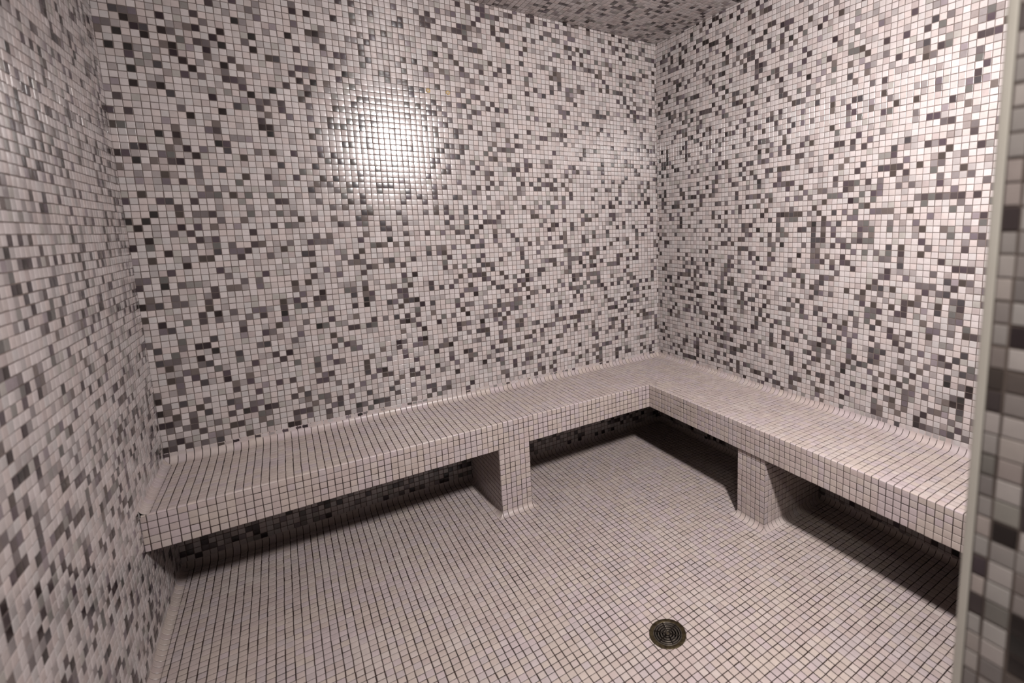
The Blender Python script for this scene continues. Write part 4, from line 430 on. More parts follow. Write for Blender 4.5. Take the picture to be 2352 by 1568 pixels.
    [0, 0, 0, 0, 0, 0, 0, 0, 2, 0, 0, 0, 0, 0, 0, 3, 0, 0, 0, 0, 2, 3, 0, 0, 0, 3, 0, 0, 0, 3, 0, 0, 3, 0, 0, 2, 0, 0, 2, 0, 0, 0, 0, 0, 0, 3, 0, 2, 0, 0, 0, 2, 0, 0, 0, 3, 0, 0, 0, 0, 0, 0, 2, 0, 0, 0, 1, 3, 0, 0, 2, 0, 0, 0, 0],
    [0, 0, 4, 0, 0, 0, 0, 0, 0, 0, 0, 0, 0, 0, 0, 0, 0, 0, 3, 0, 0, 3, 1, 0, 0, 1, 0, 0, 3, 0, 0, 3, 0, 0, 0, 3, 3, 0, 3, 3, 3, 0, 0, 0, 0, 0, 0, 0, 0, 0, 0, 0, 2, 0, 0, 0, 0, 0, 1, 1, 3, 0, 0, 0, 0, 0, 0, 0, 3, 0, 0, 0, 3, 1, 0],
    [0, 0, 0, 0, 0, 0, 0, 0, 0, 0, 0, 0, 2, 0, 0, 0, 0, 0, 0, 0, 0, 0, 0, 0, 0, 0, 0, 0, 0, 3, 0, 0, 0, 0, 0, 0, 0, 0, 0, 0, 0, 0, 2, 0, 0, 0, 0, 0, 0, 3, 0, 0, 0, 0, 0, 0, 0, 0, 0, 0, 3, 0, 1, 0, 0, 3, 1, 3, 0, 0, 0, 0, 0, 0, 2],
    [0, 0, 4, 0, 4, 0, 0, 0, 0, 0, 0, 0, 0, 3, 0, 3, 0, 0, 0, 0, 2, 0, 3, 0, 3, 0, 0, 0, 4, 0, 3, 3, 0, 2, 3, 2, 0, 0, 0, 0, 0, 0, 3, 3, 0, 1, 0, 0, 0, 0, 0, 0, 0, 2, 0, 3, 0, 0, 0, 0, 0, 0, 3, 0, 0, 0, 0, 0, 1, 0, 0, 3, 0, 0, 0],
    [0, 3, 0, 0, 0, 0, 0, 4, 4, 0, 0, 0, 2, 0, 0, 0, 0, 0, 0, 0, 0, 4, 0, 4, 3, 0, 0, 0, 0, 0, 0, 0, 0, 2, 0, 0, 2, 0, 2, 0, 3, 0, 0, 0, 0, 0, 0, 0, 0, 0, 3, 3, 0, 3, 0, 0, 2, 0, 0, 0, 0, 0, 0, 0, 0, 0, 0, 0, 0, 0, 1, 2, 0, 0, 2],
    [0, 0, 4, 4, 0, 0, 4, 0, 0, 0, 0, 0, 0, 0, 0, 2, 0, 0, 2, 0, 0, 0, 0, 0, 0, 0, 0, 2, 0, 0, 0, 0, 0, 4, 0, 3, 0, 0, 2, 0, 3, 0, 0, 3, 0, 3, 0, 0, 0, 0, 0, 0, 0, 0, 3, 0, 0, 0, 2, 0, 0, 0, 0, 0, 0, 0, 0, 2, 3, 0, 1, 0, 0, 0, 0],
    [0, 0, 3, 3, 4, 2, 0, 0, 0, 0, 0, 3, 0, 0, 0, 0, 0, 0, 2, 0, 0, 0, 3, 0, 0, 0, 0, 0, 0, 0, 0, 0, 2, 0, 0, 0, 2, 0, 0, 3, 0, 0, 0, 0, 2, 0, 0, 0, 0, 0, 2, 0, 0, 0, 0, 0, 0, 0, 0, 0, 0, 0, 0, 1, 0, 3, 3, 0, 0, 0, 0, 1, 0, 0, 0],
    [0, 3, 0, 0, 4, 0, 0, 0, 0, 0, 0, 4, 3, 0, 0, 0, 2, 0, 0, 0, 2, 0, 0, 0, 0, 0, 3, 0, 0, 0, 3, 0, 0, 3, 2, 2, 0, 0, 0, 2, 0, 0, 0, 0, 0, 0, 0, 0, 0, 3, 0, 0, 2, 0, 0, 0, 0, 0, 0, 0, 0, 0, 0, 2, 0, 0, 0, 1, 0, 0, 2, 0, 0, 0, 0],
    [0, 0, 0, 0, 3, 0, 0, 0, 0, 3, 0, 2, 0, 0, 0, 0, 0, 0, 2, 2, 0, 0, 2, 0, 0, 0, 0, 0, 0, 0, 0, 2, 0, 0, 0, 0, 0, 0, 2, 0, 3, 0, 0, 0, 0, 0, 0, 0, 0, 0, 0, 0, 1, 0, 2, 0, 0, 0, 3, 2, 0, 0, 0, 0, 0, 0, 0, 0, 3, 1, 0, 0, 0, 0, 0],
    [0, 0, 4, 0, 3, 0, 0, 0, 0, 0, 4, 3, 0, 0, 0, 0, 4, 0, 0, 2, 0, 3, 0, 2, 0, 0, 0, 0, 0, 3, 0, 0, 0, 0, 3, 0, 0, 2, 0, 0, 0, 3, 0, 2, 0, 2, 0, 0, 0, 0, 0, 0, 2, 3, 0, 0, 2, 0, 0, 0, 3, 0, 0, 3, 0, 0, 0, 0, 0, 0, 2, 0, 0, 2, 0],
    [0, 0, 0, 0, 0, 0, 0, 0, 0, 0, 0, 3, 0, 0, 2, 3, 0, 0, 0, 0, 0, 0, 0, 0, 4, 2, 3, 0, 0, 2, 0, 0, 3, 2, 0, 0, 0, 3, 0, 0, 2, 0, 0, 0, 0, 0, 0, 0, 0, 2, 0, 0, 3, 0, 0, 0, 1, 0, 0, 2, 0, 0, 0, 0, 0, 0, 2, 0, 0, 0, 2, 3, 1, 0, 0],
    [0, 0, 0, 0, 0, 0, 2, 0, 0, 0, 0, 0, 2, 4, 0, 0, 0, 4, 0, 2, 0, 0, 3, 0, 0, 0, 0, 3, 0, 0, 2, 0, 0, 0, 0, 3, 3, 0, 2, 0, 0, 0, 0, 2, 0, 0, 0, 0, 0, 3, 0, 1, 0, 3, 3, 0, 0, 0, 3, 0, 0, 0, 0, 1, 1, 0, 2, 0, 0, 0, 0, 3, 0, 0, 0],
    [0, 0, 0, 0, 0, 0, 0, 3, 0, 0, 2, 3, 0, 0, 0, 3, 0, 0, 2, 4, 0, 0, 0, 0, 0, 2, 0, 0, 1, 3, 0, 0, 0, 0, 0, 0, 2, 0, 3, 0, 0, 0, 0, 0, 0, 0, 3, 0, 0, 2, 0, 0, 0, 0, 0, 0, 0, 0, 0, 0, 0, 0, 0, 0, 0, 0, 0, 0, 0, 0, 0, 0, 3, 0, 0],
    [0, 3, 0, 0, 0, 0, 0, 0, 3, 3, 2, 2, 0, 0, 0, 2, 2, 0, 0, 0, 0, 0, 0, 0, 0, 0, 0, 0, 0, 0, 3, 0, 3, 0, 0, 0, 0, 0, 0, 0, 0, 3, 3, 2, 0, 0, 0, 0, 0, 0, 0, 0, 0, 0, 0, 0, 2, 0, 3, 0, 0, 0, 0, 0, 0, 0, 1, 0, 0, 0, 0, 2, 0, 0, 0],
    [0, 0, 3, 0, 0, 0, 0, 0, 0, 0, 0, 0, 2, 0, 0, 0, 3, 0, 0, 0, 0, 0, 0, 3, 2, 0, 0, 0, 0, 0, 2, 0, 0, 0, 0, 0, 0, 0, 0, 0, 2, 0, 0, 0, 2, 0, 2, 0, 0, 0, 0, 0, 0, 2, 0, 0, 0, 0, 0, 0, 0, 0, 0, 0, 0, 0, 0, 0, 0, 1, 0, 2, 0, 0, 0],
    [0, 0, 0, 0, 0, 2, 0, 0, 0, 0, 3, 2, 0, 4, 0, 2, 0, 0, 0, 0, 0, 3, 0, 2, 0, 0, 0, 0, 0, 4, 0, 2, 0, 0, 0, 3, 0, 0, 3, 3, 0, 0, 2, 0, 2, 0, 0, 0, 0, 1, 0, 0, 3, 0, 0, 2, 0, 0, 0, 1, 0, 0, 2, 0, 3, 2, 0, 0, 0, 1, 0, 0, 0, 0, 0],
    [0, 0, 0, 0, 0, 0, 3, 0, 0, 2, 0, 2, 0, 0, 0, 0, 4, 3, 3, 3, 0, 0, 3, 0, 0, 0, 3, 4, 3, 0, 0, 0, 0, 0, 0, 0, 0, 0, 3, 0, 0, 0, 0, 0, 0, 0, 1, 0, 0, 0, 0, 0, 0, 0, 0, 2, 1, 0, 0, 0, 3, 0, 0, 0, 2, 0, 3, 2, 0, 0, 0, 3, 3, 3, 0],
    [0, 0, 0, 0, 0, 4, 2, 2, 0, 3, 0, 2, 0, 4, 0, 0, 0, 0, 0, 0, 4, 0, 0, 0, 0, 0, 2, 0, 0, 3, 0, 0, 3, 0, 0, 0, 0, 0, 0, 0, 0, 0, 0, 0, 4, 0, 0, 1, 0, 2, 0, 0, 2, 0, 1, 0, 0, 0, 2, 0, 0, 0, 0, 1, 3, 0, 0, 1, 0, 0, 1, 0, 0, 0, 3],
    [0, 0, 0, 0, 4, 4, 0, 2, 0, 0, 0, 0, 0, 0, 0, 0, 0, 0, 0, 0, 0, 0, 0, 3, 0, 0, 3, 3, 0, 0, 0, 4, 2, 0, 0, 0, 0, 0, 4, 0, 0, 0, 2, 0, 0, 0, 0, 0, 0, 2, 0, 0, 0, 0, 0, 3, 0, 0, 0, 0, 0, 0, 0, 0, 0, 0, 0, 0, 0, 0, 0, 1, 3, 0, 0],
    [0, 3, 0, 0, 0, 0, 0, 0, 0, 0, 0, 2, 0, 0, 0, 0, 0, 0, 0, 0, 0, 3, 0, 0, 4, 0, 0, 0, 0, 0, 0, 0, 0, 1, 0, 4, 0, 3, 0, 0, 2, 0, 0, 0, 0, 0, 1, 0, 3, 0, 0, 0, 2, 2, 3, 0, 0, 0, 3, 0, 0, 3, 0, 0, 3, 0, 2, 0, 0, 0, 1, 1, 2, 1, 0],
    [0, 0, 3, 0, 0, 0, 0, 0, 3, 0, 0, 4, 0, 3, 4, 4, 0, 0, 0, 0, 2, 0, 2, 4, 0, 0, 0, 0, 0, 0, 0, 0, 3, 0, 0, 0, 2, 3, 0, 0, 2, 0, 0, 3, 0, 0, 0, 0, 0, 0, 0, 0, 1, 0, 0, 0, 0, 0, 0, 0, 0, 0, 0, 0, 0, 3, 0, 2, 0, 0, 0, 0, 0, 0, 0],
    [0, 4, 3, 0, 4, 0, 0, 0, 3, 2, 2, 0, 0, 0, 0, 0, 0, 0, 0, 0, 4, 0, 0, 0, 0, 3, 0, 0, 0, 0, 0, 0, 2, 3, 0, 0, 0, 0, 0, 0, 0, 0, 0, 0, 3, 0, 0, 0, 0, 0, 2, 0, 0, 0, 0, 0, 0, 0, 0, 0, 0, 0, 0, 0, 0, 0, 0, 0, 0, 0, 0, 0, 0, 0, 0],
    [0, 0, 0, 4, 3, 4, 0, 0, 0, 0, 0, 0, 0, 0, 0, 0, 0, 0, 0, 3, 0, 0, 0, 0, 0, 0, 0, 0, 1, 3, 0, 0, 3, 4, 2, 0, 0, 0, 2, 0, 0, 0, 0, 3, 0, 0, 0, 0, 0, 4, 0, 0, 0, 2, 0, 0, 0, 2, 1, 0, 0, 0, 3, 0, 0, 1, 1, 0, 0, 0, 0, 0, 0, 0, 0],
    [0, 0, 0, 0, 4, 0, 0, 0, 4, 0, 0, 3, 0, 0, 0, 0, 0, 0, 3, 0, 2, 0, 3, 4, 0, 0, 0, 0, 0, 3, 0, 0, 3, 0, 0, 0, 0, 0, 0, 0, 2, 0, 0, 0, 0, 0, 1, 0, 0, 0, 0, 0, 1, 0, 0, 0, 0, 0, 0, 0, 0, 0, 0, 0, 0, 0, 0, 0, 0, 0, 0, 0, 0, 0, 0],
    [0, 0, 0, 0, 0, 0, 0, 0, 4, 4, 0, 0, 3, 0, 0, 0, 0, 2, 0, 0, 0, 0, 0, 0, 0, 0, 2, 0, 2, 0, 3, 3, 0, 2, 0, 0, 3, 0, 2, 0, 0, 2, 0, 0, 0, 0, 0, 0, 0, 0, 0, 0, 0, 1, 0, 0, 1, 0, 0, 0, 0, 0, 0, 0, 0, 0, 0, 0, 0, 0, 0, 0, 0, 0, 0],
    [0, 0, 0, 0, 0, 0, 0, 3, 3, 0, 2, 0, 0, 0, 2, 0, 0, 0, 0, 0, 3, 0, 0, 2, 3, 0, 0, 2, 0, 2, 3, 3, 0, 0, 0, 3, 0, 0, 3, 0, 4, 0, 0, 2, 0, 0, 4, 0, 1, 0, 0, 0, 0, 1, 0, 0, 0, 0, 0, 0, 0, 0, 0, 0, 0, 0, 0, 0, 0, 0, 0, 0, 0, 0, 0],
    [0, 0, 0, 4, 0, 3, 0, 0, 0, 0, 0, 0, 0, 0, 0, 3, 0, 4, 0, 0, 0, 0, 0, 0, 3, 0, 0, 1, 0, 0, 0, 0, 0, 0, 0, 3, 0, 0, 3, 0, 0, 0, 3, 0, 0, 0, 0, 3, 0, 0, 3, 0, 0, 0, 0, 0, 0, 0, 0, 0, 0, 0, 0, 0, 0, 0, 0, 0, 0, 0, 0, 0, 0, 0, 0],
    [0, 0, 0, 0, 0, 0, 0, 0, 0, 0, 0, 0, 0, 0, 0, 2, 3, 0, 2, 0, 0, 0, 0, 4, 0, 0, 0, 4, 1, 3, 0, 0, 3, 3, 0, 0, 0, 0, 0, 3, 0, 0, 0, 0, 3, 0, 0, 0, 0, 0, 0, 0, 0, 0, 3, 0, 0, 0, 0, 0, 0, 0, 0, 0, 0, 0, 0, 0, 0, 0, 0, 0, 0, 0, 0],
    [0, 0, 0, 0, 0, 2, 2, 2, 3, 0, 4, 0, 0, 2, 0, 0, 0, 0, 0, 0, 0, 2, 0, 0, 0, 2, 0, 0, 0, 0, 0, 0, 0, 0, 4, 0, 0, 0, 4, 3, 3, 0, 0, 0, 0, 0, 0, 0, 0, 2, 0, 0, 0, 0, 0, 0, 0, 0, 0, 0, 0, 0, 0, 0, 0, 0, 0, 0, 0, 0, 0, 0, 0, 0, 0],
    [0, 0, 0, 4, 0, 2, 0, 0, 0, 4, 4, 0, 0, 0, 0, 0, 0, 0, 0, 2, 0, 0, 0, 0, 4, 4, 0, 0, 0, 0, 0, 3, 0, 0, 0, 3, 3, 0, 0, 0, 0, 0, 0, 0, 2, 0, 0, 0, 0, 0, 0, 0, 0, 0, 0, 0, 0, 0, 0, 0, 0, 0, 0, 0, 0, 0, 0, 0, 0, 0, 0, 0, 0, 0, 0],
    [0, 0, 0, 0, 0, 0, 4, 0, 0, 4, 0, 0, 0, 0, 0, 3, 0, 0, 0, 4, 4, 3, 0, 0, 4, 0, 0, 0, 0, 0, 4, 0, 0, 0, 0, 0, 0, 0, 0, 0, 0, 0, 0, 0, 0, 0, 2, 0, 0, 0, 0, 0, 0, 0, 0, 0, 0, 0, 0, 0, 0, 0, 0, 0, 0, 0, 0, 0, 0, 0, 0, 0, 0, 0, 0],
    [0, 0, 3, 2, 2, 0, 4, 0, 0, 2, 0, 4, 0, 0, 4, 0, 0, 4, 4, 0, 0, 0, 0, 2, 0, 0, 0, 0, 0, 0, 0, 0, 0, 0, 0, 0, 0, 0, 0, 0, 0, 0, 2, 0, 0, 0, 0, 0, 0, 0, 0, 0, 0, 0, 0, 0, 0, 0, 0, 0, 0, 0, 0, 0, 0, 0, 0, 0, 0, 0, 0, 0, 0, 0, 0],
    [0, 0, 0, 3, 0, 3, 0, 0, 0, 0, 3, 2, 0, 0, 0, 2, 2, 0, 0, 0, 0, 1, 0, 0, 0, 0, 0, 0, 0, 0, 2, 3, 0, 2, 3, 3, 0, 0, 0, 0, 0, 0, 0, 0, 0, 0, 0, 0, 0, 0, 0, 0, 0, 0, 0, 0, 0, 0, 0, 0, 0, 0, 0, 0, 0, 0, 0, 0, 0, 0, 0, 0, 0, 0, 0],
    [0, 0, 0, 0, 0, 0, 2, 3, 0, 4, 0, 0, 0, 2, 0, 0, 0, 0, 2, 0, 0, 0, 0, 0, 0, 0, 0, 4, 0, 0, 3, 0, 0, 2, 0, 0, 0, 0, 0, 0, 0, 0, 0, 0, 0, 0, 0, 0, 0, 0, 0, 0, 0, 0, 0, 0, 0, 0, 0, 0, 0, 0, 0, 0, 0, 0, 0, 0, 0, 0, 0, 0, 0, 0, 0],
    [0, 0, 0, 0, 0, 0, 0, 0, 0, 0, 0, 0, 0, 4, 0, 0, 2, 0, 0, 4, 0, 0, 4, 0, 0, 4, 0, 0, 3, 0, 0, 0, 4, 0, 3, 0, 0, 0, 0, 0, 0, 0, 0, 0, 0, 0, 0, 0, 0, 0, 0, 0, 0, 0, 0, 0, 0, 0, 0, 0, 0, 0, 0, 0, 0, 0, 0, 0, 0, 0, 0, 0, 0, 0, 0],
    [0, 0, 0, 0, 0, 0, 0, 0, 0, 0, 0, 0, 0, 0, 0, 0, 0, 4, 0, 0, 4, 4, 0, 0, 0, 0, 0, 3, 0, 0, 0, 0, 0, 0, 0, 0, 0, 0, 0, 0, 0, 0, 0, 0, 0, 0, 0, 0, 0, 0, 0, 0, 0, 0, 0, 0, 0, 0, 0, 0, 0, 0, 0, 0, 0, 0, 0, 0, 0, 0, 0, 0, 0, 0, 0],
    [0, 0, 0, 0, 0, 0, 0, 0, 0, 2, 0, 0, 0, 2, 0, 2, 0, 0, 3, 2, 0, 0, 0, 4, 4, 3, 0, 3, 0, 0, 0, 0, 0, 0, 0, 0, 0, 0, 0, 0, 0, 0, 0, 0, 0, 0, 0, 0, 0, 0, 0, 0, 0, 0, 0, 0, 0, 0, 0, 0, 0, 0, 0, 0, 0, 0, 0, 0, 0, 0, 0, 0, 0, 0, 0],
    [0, 0, 0, 0, 0, 0, 0, 0, 0, 0, 0, 0, 0, 0, 0, 0, 0, 0, 0, 0, 0, 0, 0, 0, 0, 0, 4, 0, 0, 0, 0, 0, 0, 0, 0, 0, 0, 0, 0, 0, 0, 0, 0, 0, 0, 0, 0, 0, 0, 0, 0, 0, 0, 0, 0, 0, 0, 0, 0, 0, 0, 0, 0, 0, 0, 0, 0, 0, 0, 0, 0, 0, 0, 0, 0],
]


def wall_grid(grid, rows, u_lo, u_hi):
    """grid lines of a wall from its measured pitch, and the cells whose colour is known"""
    mu, bu, u0, mv, bv, v0 = grid

    def run(m, b, lo, hi):
        n = np.arange(math.floor((lo - b) / m), math.ceil((hi - b) / m) + 1)
        k = n * m + b; ok = (k > lo + 0.12) & (k < hi - 0.12)
        return np.concatenate([[lo], k[ok], [hi]])
    U, V = run(mu, bu, u_lo, u_hi), run(mv, bv, 0.0, ZC)
    fix = {}
    for j, row in enumerate(rows):
        for i, c in enumerate(row):
            uc, vc = (u0 + i + 0.5) * mu + bu, (v0 + j + 0.5) * mv + bv
            ci, cj = int(np.searchsorted(U, uc) - 1), int(np.searchsorted(V, vc) - 1)
            fix[(ci, cj)] = "WGMDK"[c] if c else ("W" if rng.random() < 0.8 else "L")
    return U, V, fix



# ---------------------------------------------------------------- walls
PH_BU, PH_BV = 0.10, 19.65 % 1            # where the back wall's courses fall
g = Geo()
U, V, FIX_BACK = wall_grid(BACK_GRID, BACK_ROWS, XL, XR)
sheet(g, U, V, (0, YB, 0), X, Z, mosaic_colours(len(U) - 1, len(V) - 1, FIX_BACK))
g.box((XL - 5, YB + 0.05, -3), (XR + 5, YB + 5, ZC + 3), 2)
mark(g.build("wall_back", WALLM), "back wall of white, grey and black glass mosaic above the long bench", "wall", kind="structure")

PH_RU = (-D1 + 0.29) % 1
g = Geo()
U, V, FIX_RIGHT = wall_grid(RIGHT_GRID, RIGHT_ROWS, -YB, -YF)
# seen from the room the right wall faces -x: run u along -y
sheet(g, U, V, (XR, 0, 0), -Y, Z, mosaic_colours(len(U) - 1, len(V) - 1, FIX_RIGHT))
g.box((XR + 0.05, YF - 5, -3), (XR + 5, YB + 0.04, ZC + 3), 2)
mark(g.build("wall_right", WALLM), "right-hand mosaic wall behind the short bench run", "wall", kind="structure")

g = Geo()
U, V = lines(YF, YB, 0.35), lines(0.0, ZC, PH_BV)
sheet(g, U, V, (XL, 0, 0), Y, Z, mosaic_colours(len(U) - 1, len(V) - 1))
g.box((XL - 0.05, YF - 5, -3), (XL - 5, YB + 0.04, ZC + 3), 2)
mark(g.build("wall_left", WALLM), "left mosaic wall running out of focus towards the camera", "wall", kind="structure")

g = Geo()
U, V = lines(XL, XR, 0.1), lines(YF, YB, 0.6)
sheet(g, U, -V[::-1], (0, 0, ZC), X, -Y, mosaic_colours(len(U) - 1, len(V) - 1, p=(0.60, 0.14, 0.08, 0.06, 0.07, 0.05)))
g.box((XL - 4.9, YF - 7, ZC + 0.05), (XR + 4.9, YB + 4.9, ZC + 4), 2)
mark(g.build("ceiling", WALLM), "mosaic-tiled ceiling in deep shade", "ceiling", kind="structure")

# front wall with the doorway the photograph is taken from; its right jamb is in the picture
XD, ZD, WT = 3.2, 80.0, 7.0
g = Geo()
U = lines(XJ + 0.2, XR, 0.2); V = lines(0.0, ZC, PH_BV)
sheet(g, -U[::-1], V, (0, YF, 0), -X, Z, mosaic_colours(len(U) - 1, len(V) - 1))
U = lines(XL, XD, 0.2)
sheet(g, -U[::-1], V, (0, YF, 0), -X, Z, mosaic_colours(len(U) - 1, len(V) - 1))
U, V = lines(XD, XJ, 0.2), lines(ZD, ZC, PH_BV)
sheet(g, -U[::-1], V, (0, YF, 0), -X, Z, mosaic_colours(len(U) - 1, len(V) - 1))
# jamb face: courses counted downwards from 51.57
ZJ = 51.57
V = lines(0.0, ZD, ZJ % 1)
U = np.array([0.28, 0.92, 1.92, 2.92, 3.92, 4.92, 5.92, WT])
jc = {}
col0 = {-8: "L", -7: "W", -6: "L", -5: "L", -4: "L", -3: "L", -2: "D", -1: "L", 0: "W", 1: "W", 2: "L", 3: "L", 4: "G", 5: "D", 6: "D", 7: "W", 8: "L",
        9: "G", 10: "G", 11: "L", 12: "W", 13: "W", 14: "D", 15: "W", 16: "D", 17: "W", 18: "W", 19: "W", 20: "G", 21: "L", 22: "W"}
col1 = {-1: "L", 0: "L", 1: "G", 2: "W", 3: "K", 4: "W", 5: "M", 6: "L", 7: "W", 8: "W", 9: "L", 10: "W", 11: "L", 12: "K", 13: "L", 14: "W", 15: "W",
        16: "G", 17: "W", 18: "W", 19: "G", 20: "L", 21: "W"}
col2 = {12: "W", 13: "L", 14: "G", 15: "L", 16: "K", 17: "K", 18: "K", 19: "M", 20: "G"}
nj = len(V) - 1
for cdict, ci in ((col0, 0), (col1, 1), (col2, 2)):
    for r, c in cdict.items():
        zc = ZJ - r - 0.5
        jc[(ci, int(np.searchsorted(V, zc) - 1))] = c
sheet(g, U, V, (XJ, YF, 0), -Y, Z, mosaic_colours(len(U) - 1, nj, jc), gw=0.10, tilt=0.006)
# left jamb and door head
U = np.arange(0, WT + 0.5, 1.0)
sheet(g, -U[::-1], V, (XD, YF, 0), Y, Z, mosaic_colours(len(U) - 1, nj))
U2 = lines(XD, XJ, 0.2)
sheet(g, U2, U, (0, YF, ZD), X, -Y, mosaic_colours(len(U2) - 1, len(U) - 1))
g.box((XJ + 0.05, YF - 0.05, -3), (XR + 5, YF - WT, ZC + 3), 2)
g.box((XL - 5, YF - 0.05, -3), (XD - 0.05, YF - WT, ZC + 3), 2)
g.box((XD - 0.04, YF - 0.05, ZD + 0.05), (XJ + 0.04, YF - WT, ZC + 3), 2)
mark(g.build("wall_front", WALLM), "door jamb of large blurred mosaic tiles at the right edge", "wall", kind="structure")

# corner trim on the jamb's inner arris
g = Geo()
prof = np.array([[-0.10, -0.30], [-0.13, -0.20], [-0.13, 0.02], [-0.09, 0.10], [0.0, 0.13], [0.22, 0.13]])
pn = np.array([[-1, -0.3], [-1, 0], [-1, 0.2], [-0.7, 0.7], [-0.1, 1], [0, 1]], float)
curved(g, np.array([0.0, ZD]), prof, pn, (XJ, YF, 0), Z, X, Y, np.array([[0.6, 0.55, 0.5]]), gw=0.0, bev=0.0, th=0.0, ends=False)
mark(g.build("trim_1", [M_TRIM, M_TRIM]), "pale corner trim down the edge of the door jamb", "trim", kind="structure")

# ---------------------------------------------------------------- floor, with its drain opening
DX, DY, DR = 54.62, -55.2, 2.43
g = Geo()
U, V = lines(XL + TR, XR - TR, 0.0), lines(YF - 30, YB - TR, -(D1 + TR) % 1)


def floor_warp(u, v):
    d = np.hypot(u - DX, v - DY); R = DR - 0.12
    k = np.where(d < R, R / np.maximum(d, 1e-6), 1.0)
    return DX + (u - DX) * k, DY + (v - DY) * k


def floor_keep(U, V):
    iu, iv = np.meshgrid(np.arange(len(U) - 1), np.arange(len(V) - 1), indexing="ij")
    far = np.max([np.hypot(U[iu + a] - DX, V[iv + b] - DY) for a in (0, 1) for b in (0, 1)], axis=0)
    return far > DR - 0.1


sheet(g, U, V, (0, 0, 0), X, Y, pale_colours(len(U) - 1, len(V) - 1), gw=0.11, jit=0.006, tilt=0.008, keep=floor_keep, warp=floor_warp, wob=0.01)
mark(g.build("floor", FLOORM), "floor of small pale pinkish square tiles with dark grout", "floor", kind="structure")

# coved skirtings
cp, cn = cove_profile(TR, TR)
g = Geo(); U = lines(XL, XR, 0.0)
curved(g, U, cp, cn, (0, YB, 0), X, -Y, Z, pale_colours(len(U) - 1, 1)[:, 0], lo=lambda a, b: XL + a, hi=lambda a, b: XR - a)
mark(g.build("baseboard_back", FLOORM), "coved tile skirting at the foot of the back wall under the bench", "skirting", kind="structure")
g = Geo(); U = lines(-YB, -YF, D1 % 1)
curved(g, U, cp, cn, (XR, 0, 0), -Y, -X, Z, pale_colours(len(U) - 1, 1)[:, 0], lo=lambda a, b: a)
mark(g.build("baseboard_right", FLOORM), "coved tile skirting at the foot of the right wall under the bench", "skirting", kind="structure")
g = Geo(); U = lines(-YB, -YF, 0.4)
curved(g, U, cp, cn, (XL, 0, 0), -Y, X, Z, pale_colours(len(U) - 1, 1)[:, 0], lo=lambda a, b: a)
mark(g.build("baseboard_left", FLOORM), "coved tile skirting along the foot of the left wall", "skirting", kind="structure")

# ---------------------------------------------------------------- the bench
ORG = (XR - D2 / 2, -D1 / 2, 0)
bench = mark(empty("bench", (0, 0, 0)),
             "L-shaped built-in bench covered in small pale tiles along two walls", "bench")
CR, CH = 1.15, 1.65            # bench cove radius / height on the wall
LR = 0.95                      # cove on the left wall
ER = 0.16                      # rounded front edge

g = Geo()
U, V = lines(XL + LR, XR - CR, 0.0), lines(-D1 + ER, YB - CR, -D1 % 1)
sheet(g, U, V, (0, 0, ZT), X, Y, pale_colours(len(U) - 1, len(V) - 1), gw=0.10, jit=0.005, tilt=0.008, wob=0.008)
U, V = lines(XF + ER, XR - CR, 0.0), lines(YF, -D1 + ER, -D1 % 1)
sheet(g, U, V, (0, 0, ZT), X, Y, pale_colours(len(U) - 1, len(V) - 1), gw=0.10, jit=0.005, tilt=0.008, wob=0.008)
g.build("seat", FLOORM, bench)

g = Geo()
g.box((XL + 0.09, -D1 + 0.05, ZU), (XR - 0.09, YB - 0.09, ZT - 0.06), 2)
g.box((XF + 0.05, YF + 0.09, ZU), (XR - 0.09, -D1 + 0.06, ZT - 0.06), 2)
g.build("slab", FLOORM, bench)

VF = np.array([ZU, ZU + 1, ZU + 2, ZU + 3, ZU + 4, ZT - ER])
g = Geo(); U = lines(XL, XF, 0.0)
sheet(g, U, VF, (0, -D1, 0), X, Z, pale_colours(len(U) - 1, 5), gw=0.09, jit=0.005, tilt=0.010, wob=0.006)
g.build("front_panel", FLOORM, bench)
g = Geo(); U = lines(YF, -D1, -D1 % 1)
sheet(g, -U[::-1], VF, (XF, 0, 0), -Y, Z, pale_colours(len(U) - 1, 5), gw=0.09, jit=0.005, tilt=0.010, wob=0.006)
g.build("front_panel", FLOORM, bench)

t = np.linspace(0, math.pi / 2, 6)
ep = np.stack([ER - ER * np.sin(t), -ER + ER * np.cos(t)], 1)          # a: into the bench, b: up
en_ = np.stack([-np.sin(t), np.cos(t)], 1)
g = Geo(); U = lines(XL + 0.1, XF, 0.0)
curved(g, U, ep, en_, (0, -D1, ZT), X, Y, Z, pale_colours(len(U) - 1, 1)[:, 0] * 1.04, gw=0.09, hi=lambda a, b: XF + a, ends=False, th=0.04)
g.build("front_edge", FLOORM, bench)
g = Geo(); U = lines(D1 - ER, -YF, D1 % 1)
curved(g, U, ep, en_, (XF, 0, ZT), -Y, X, Z, pale_colours(len(U) - 1, 1)[:, 0] * 1.04, gw=0.09, lo=lambda a, b: D1 - a, ends=False, th=0.04)
g.build("front_edge", FLOORM, bench)

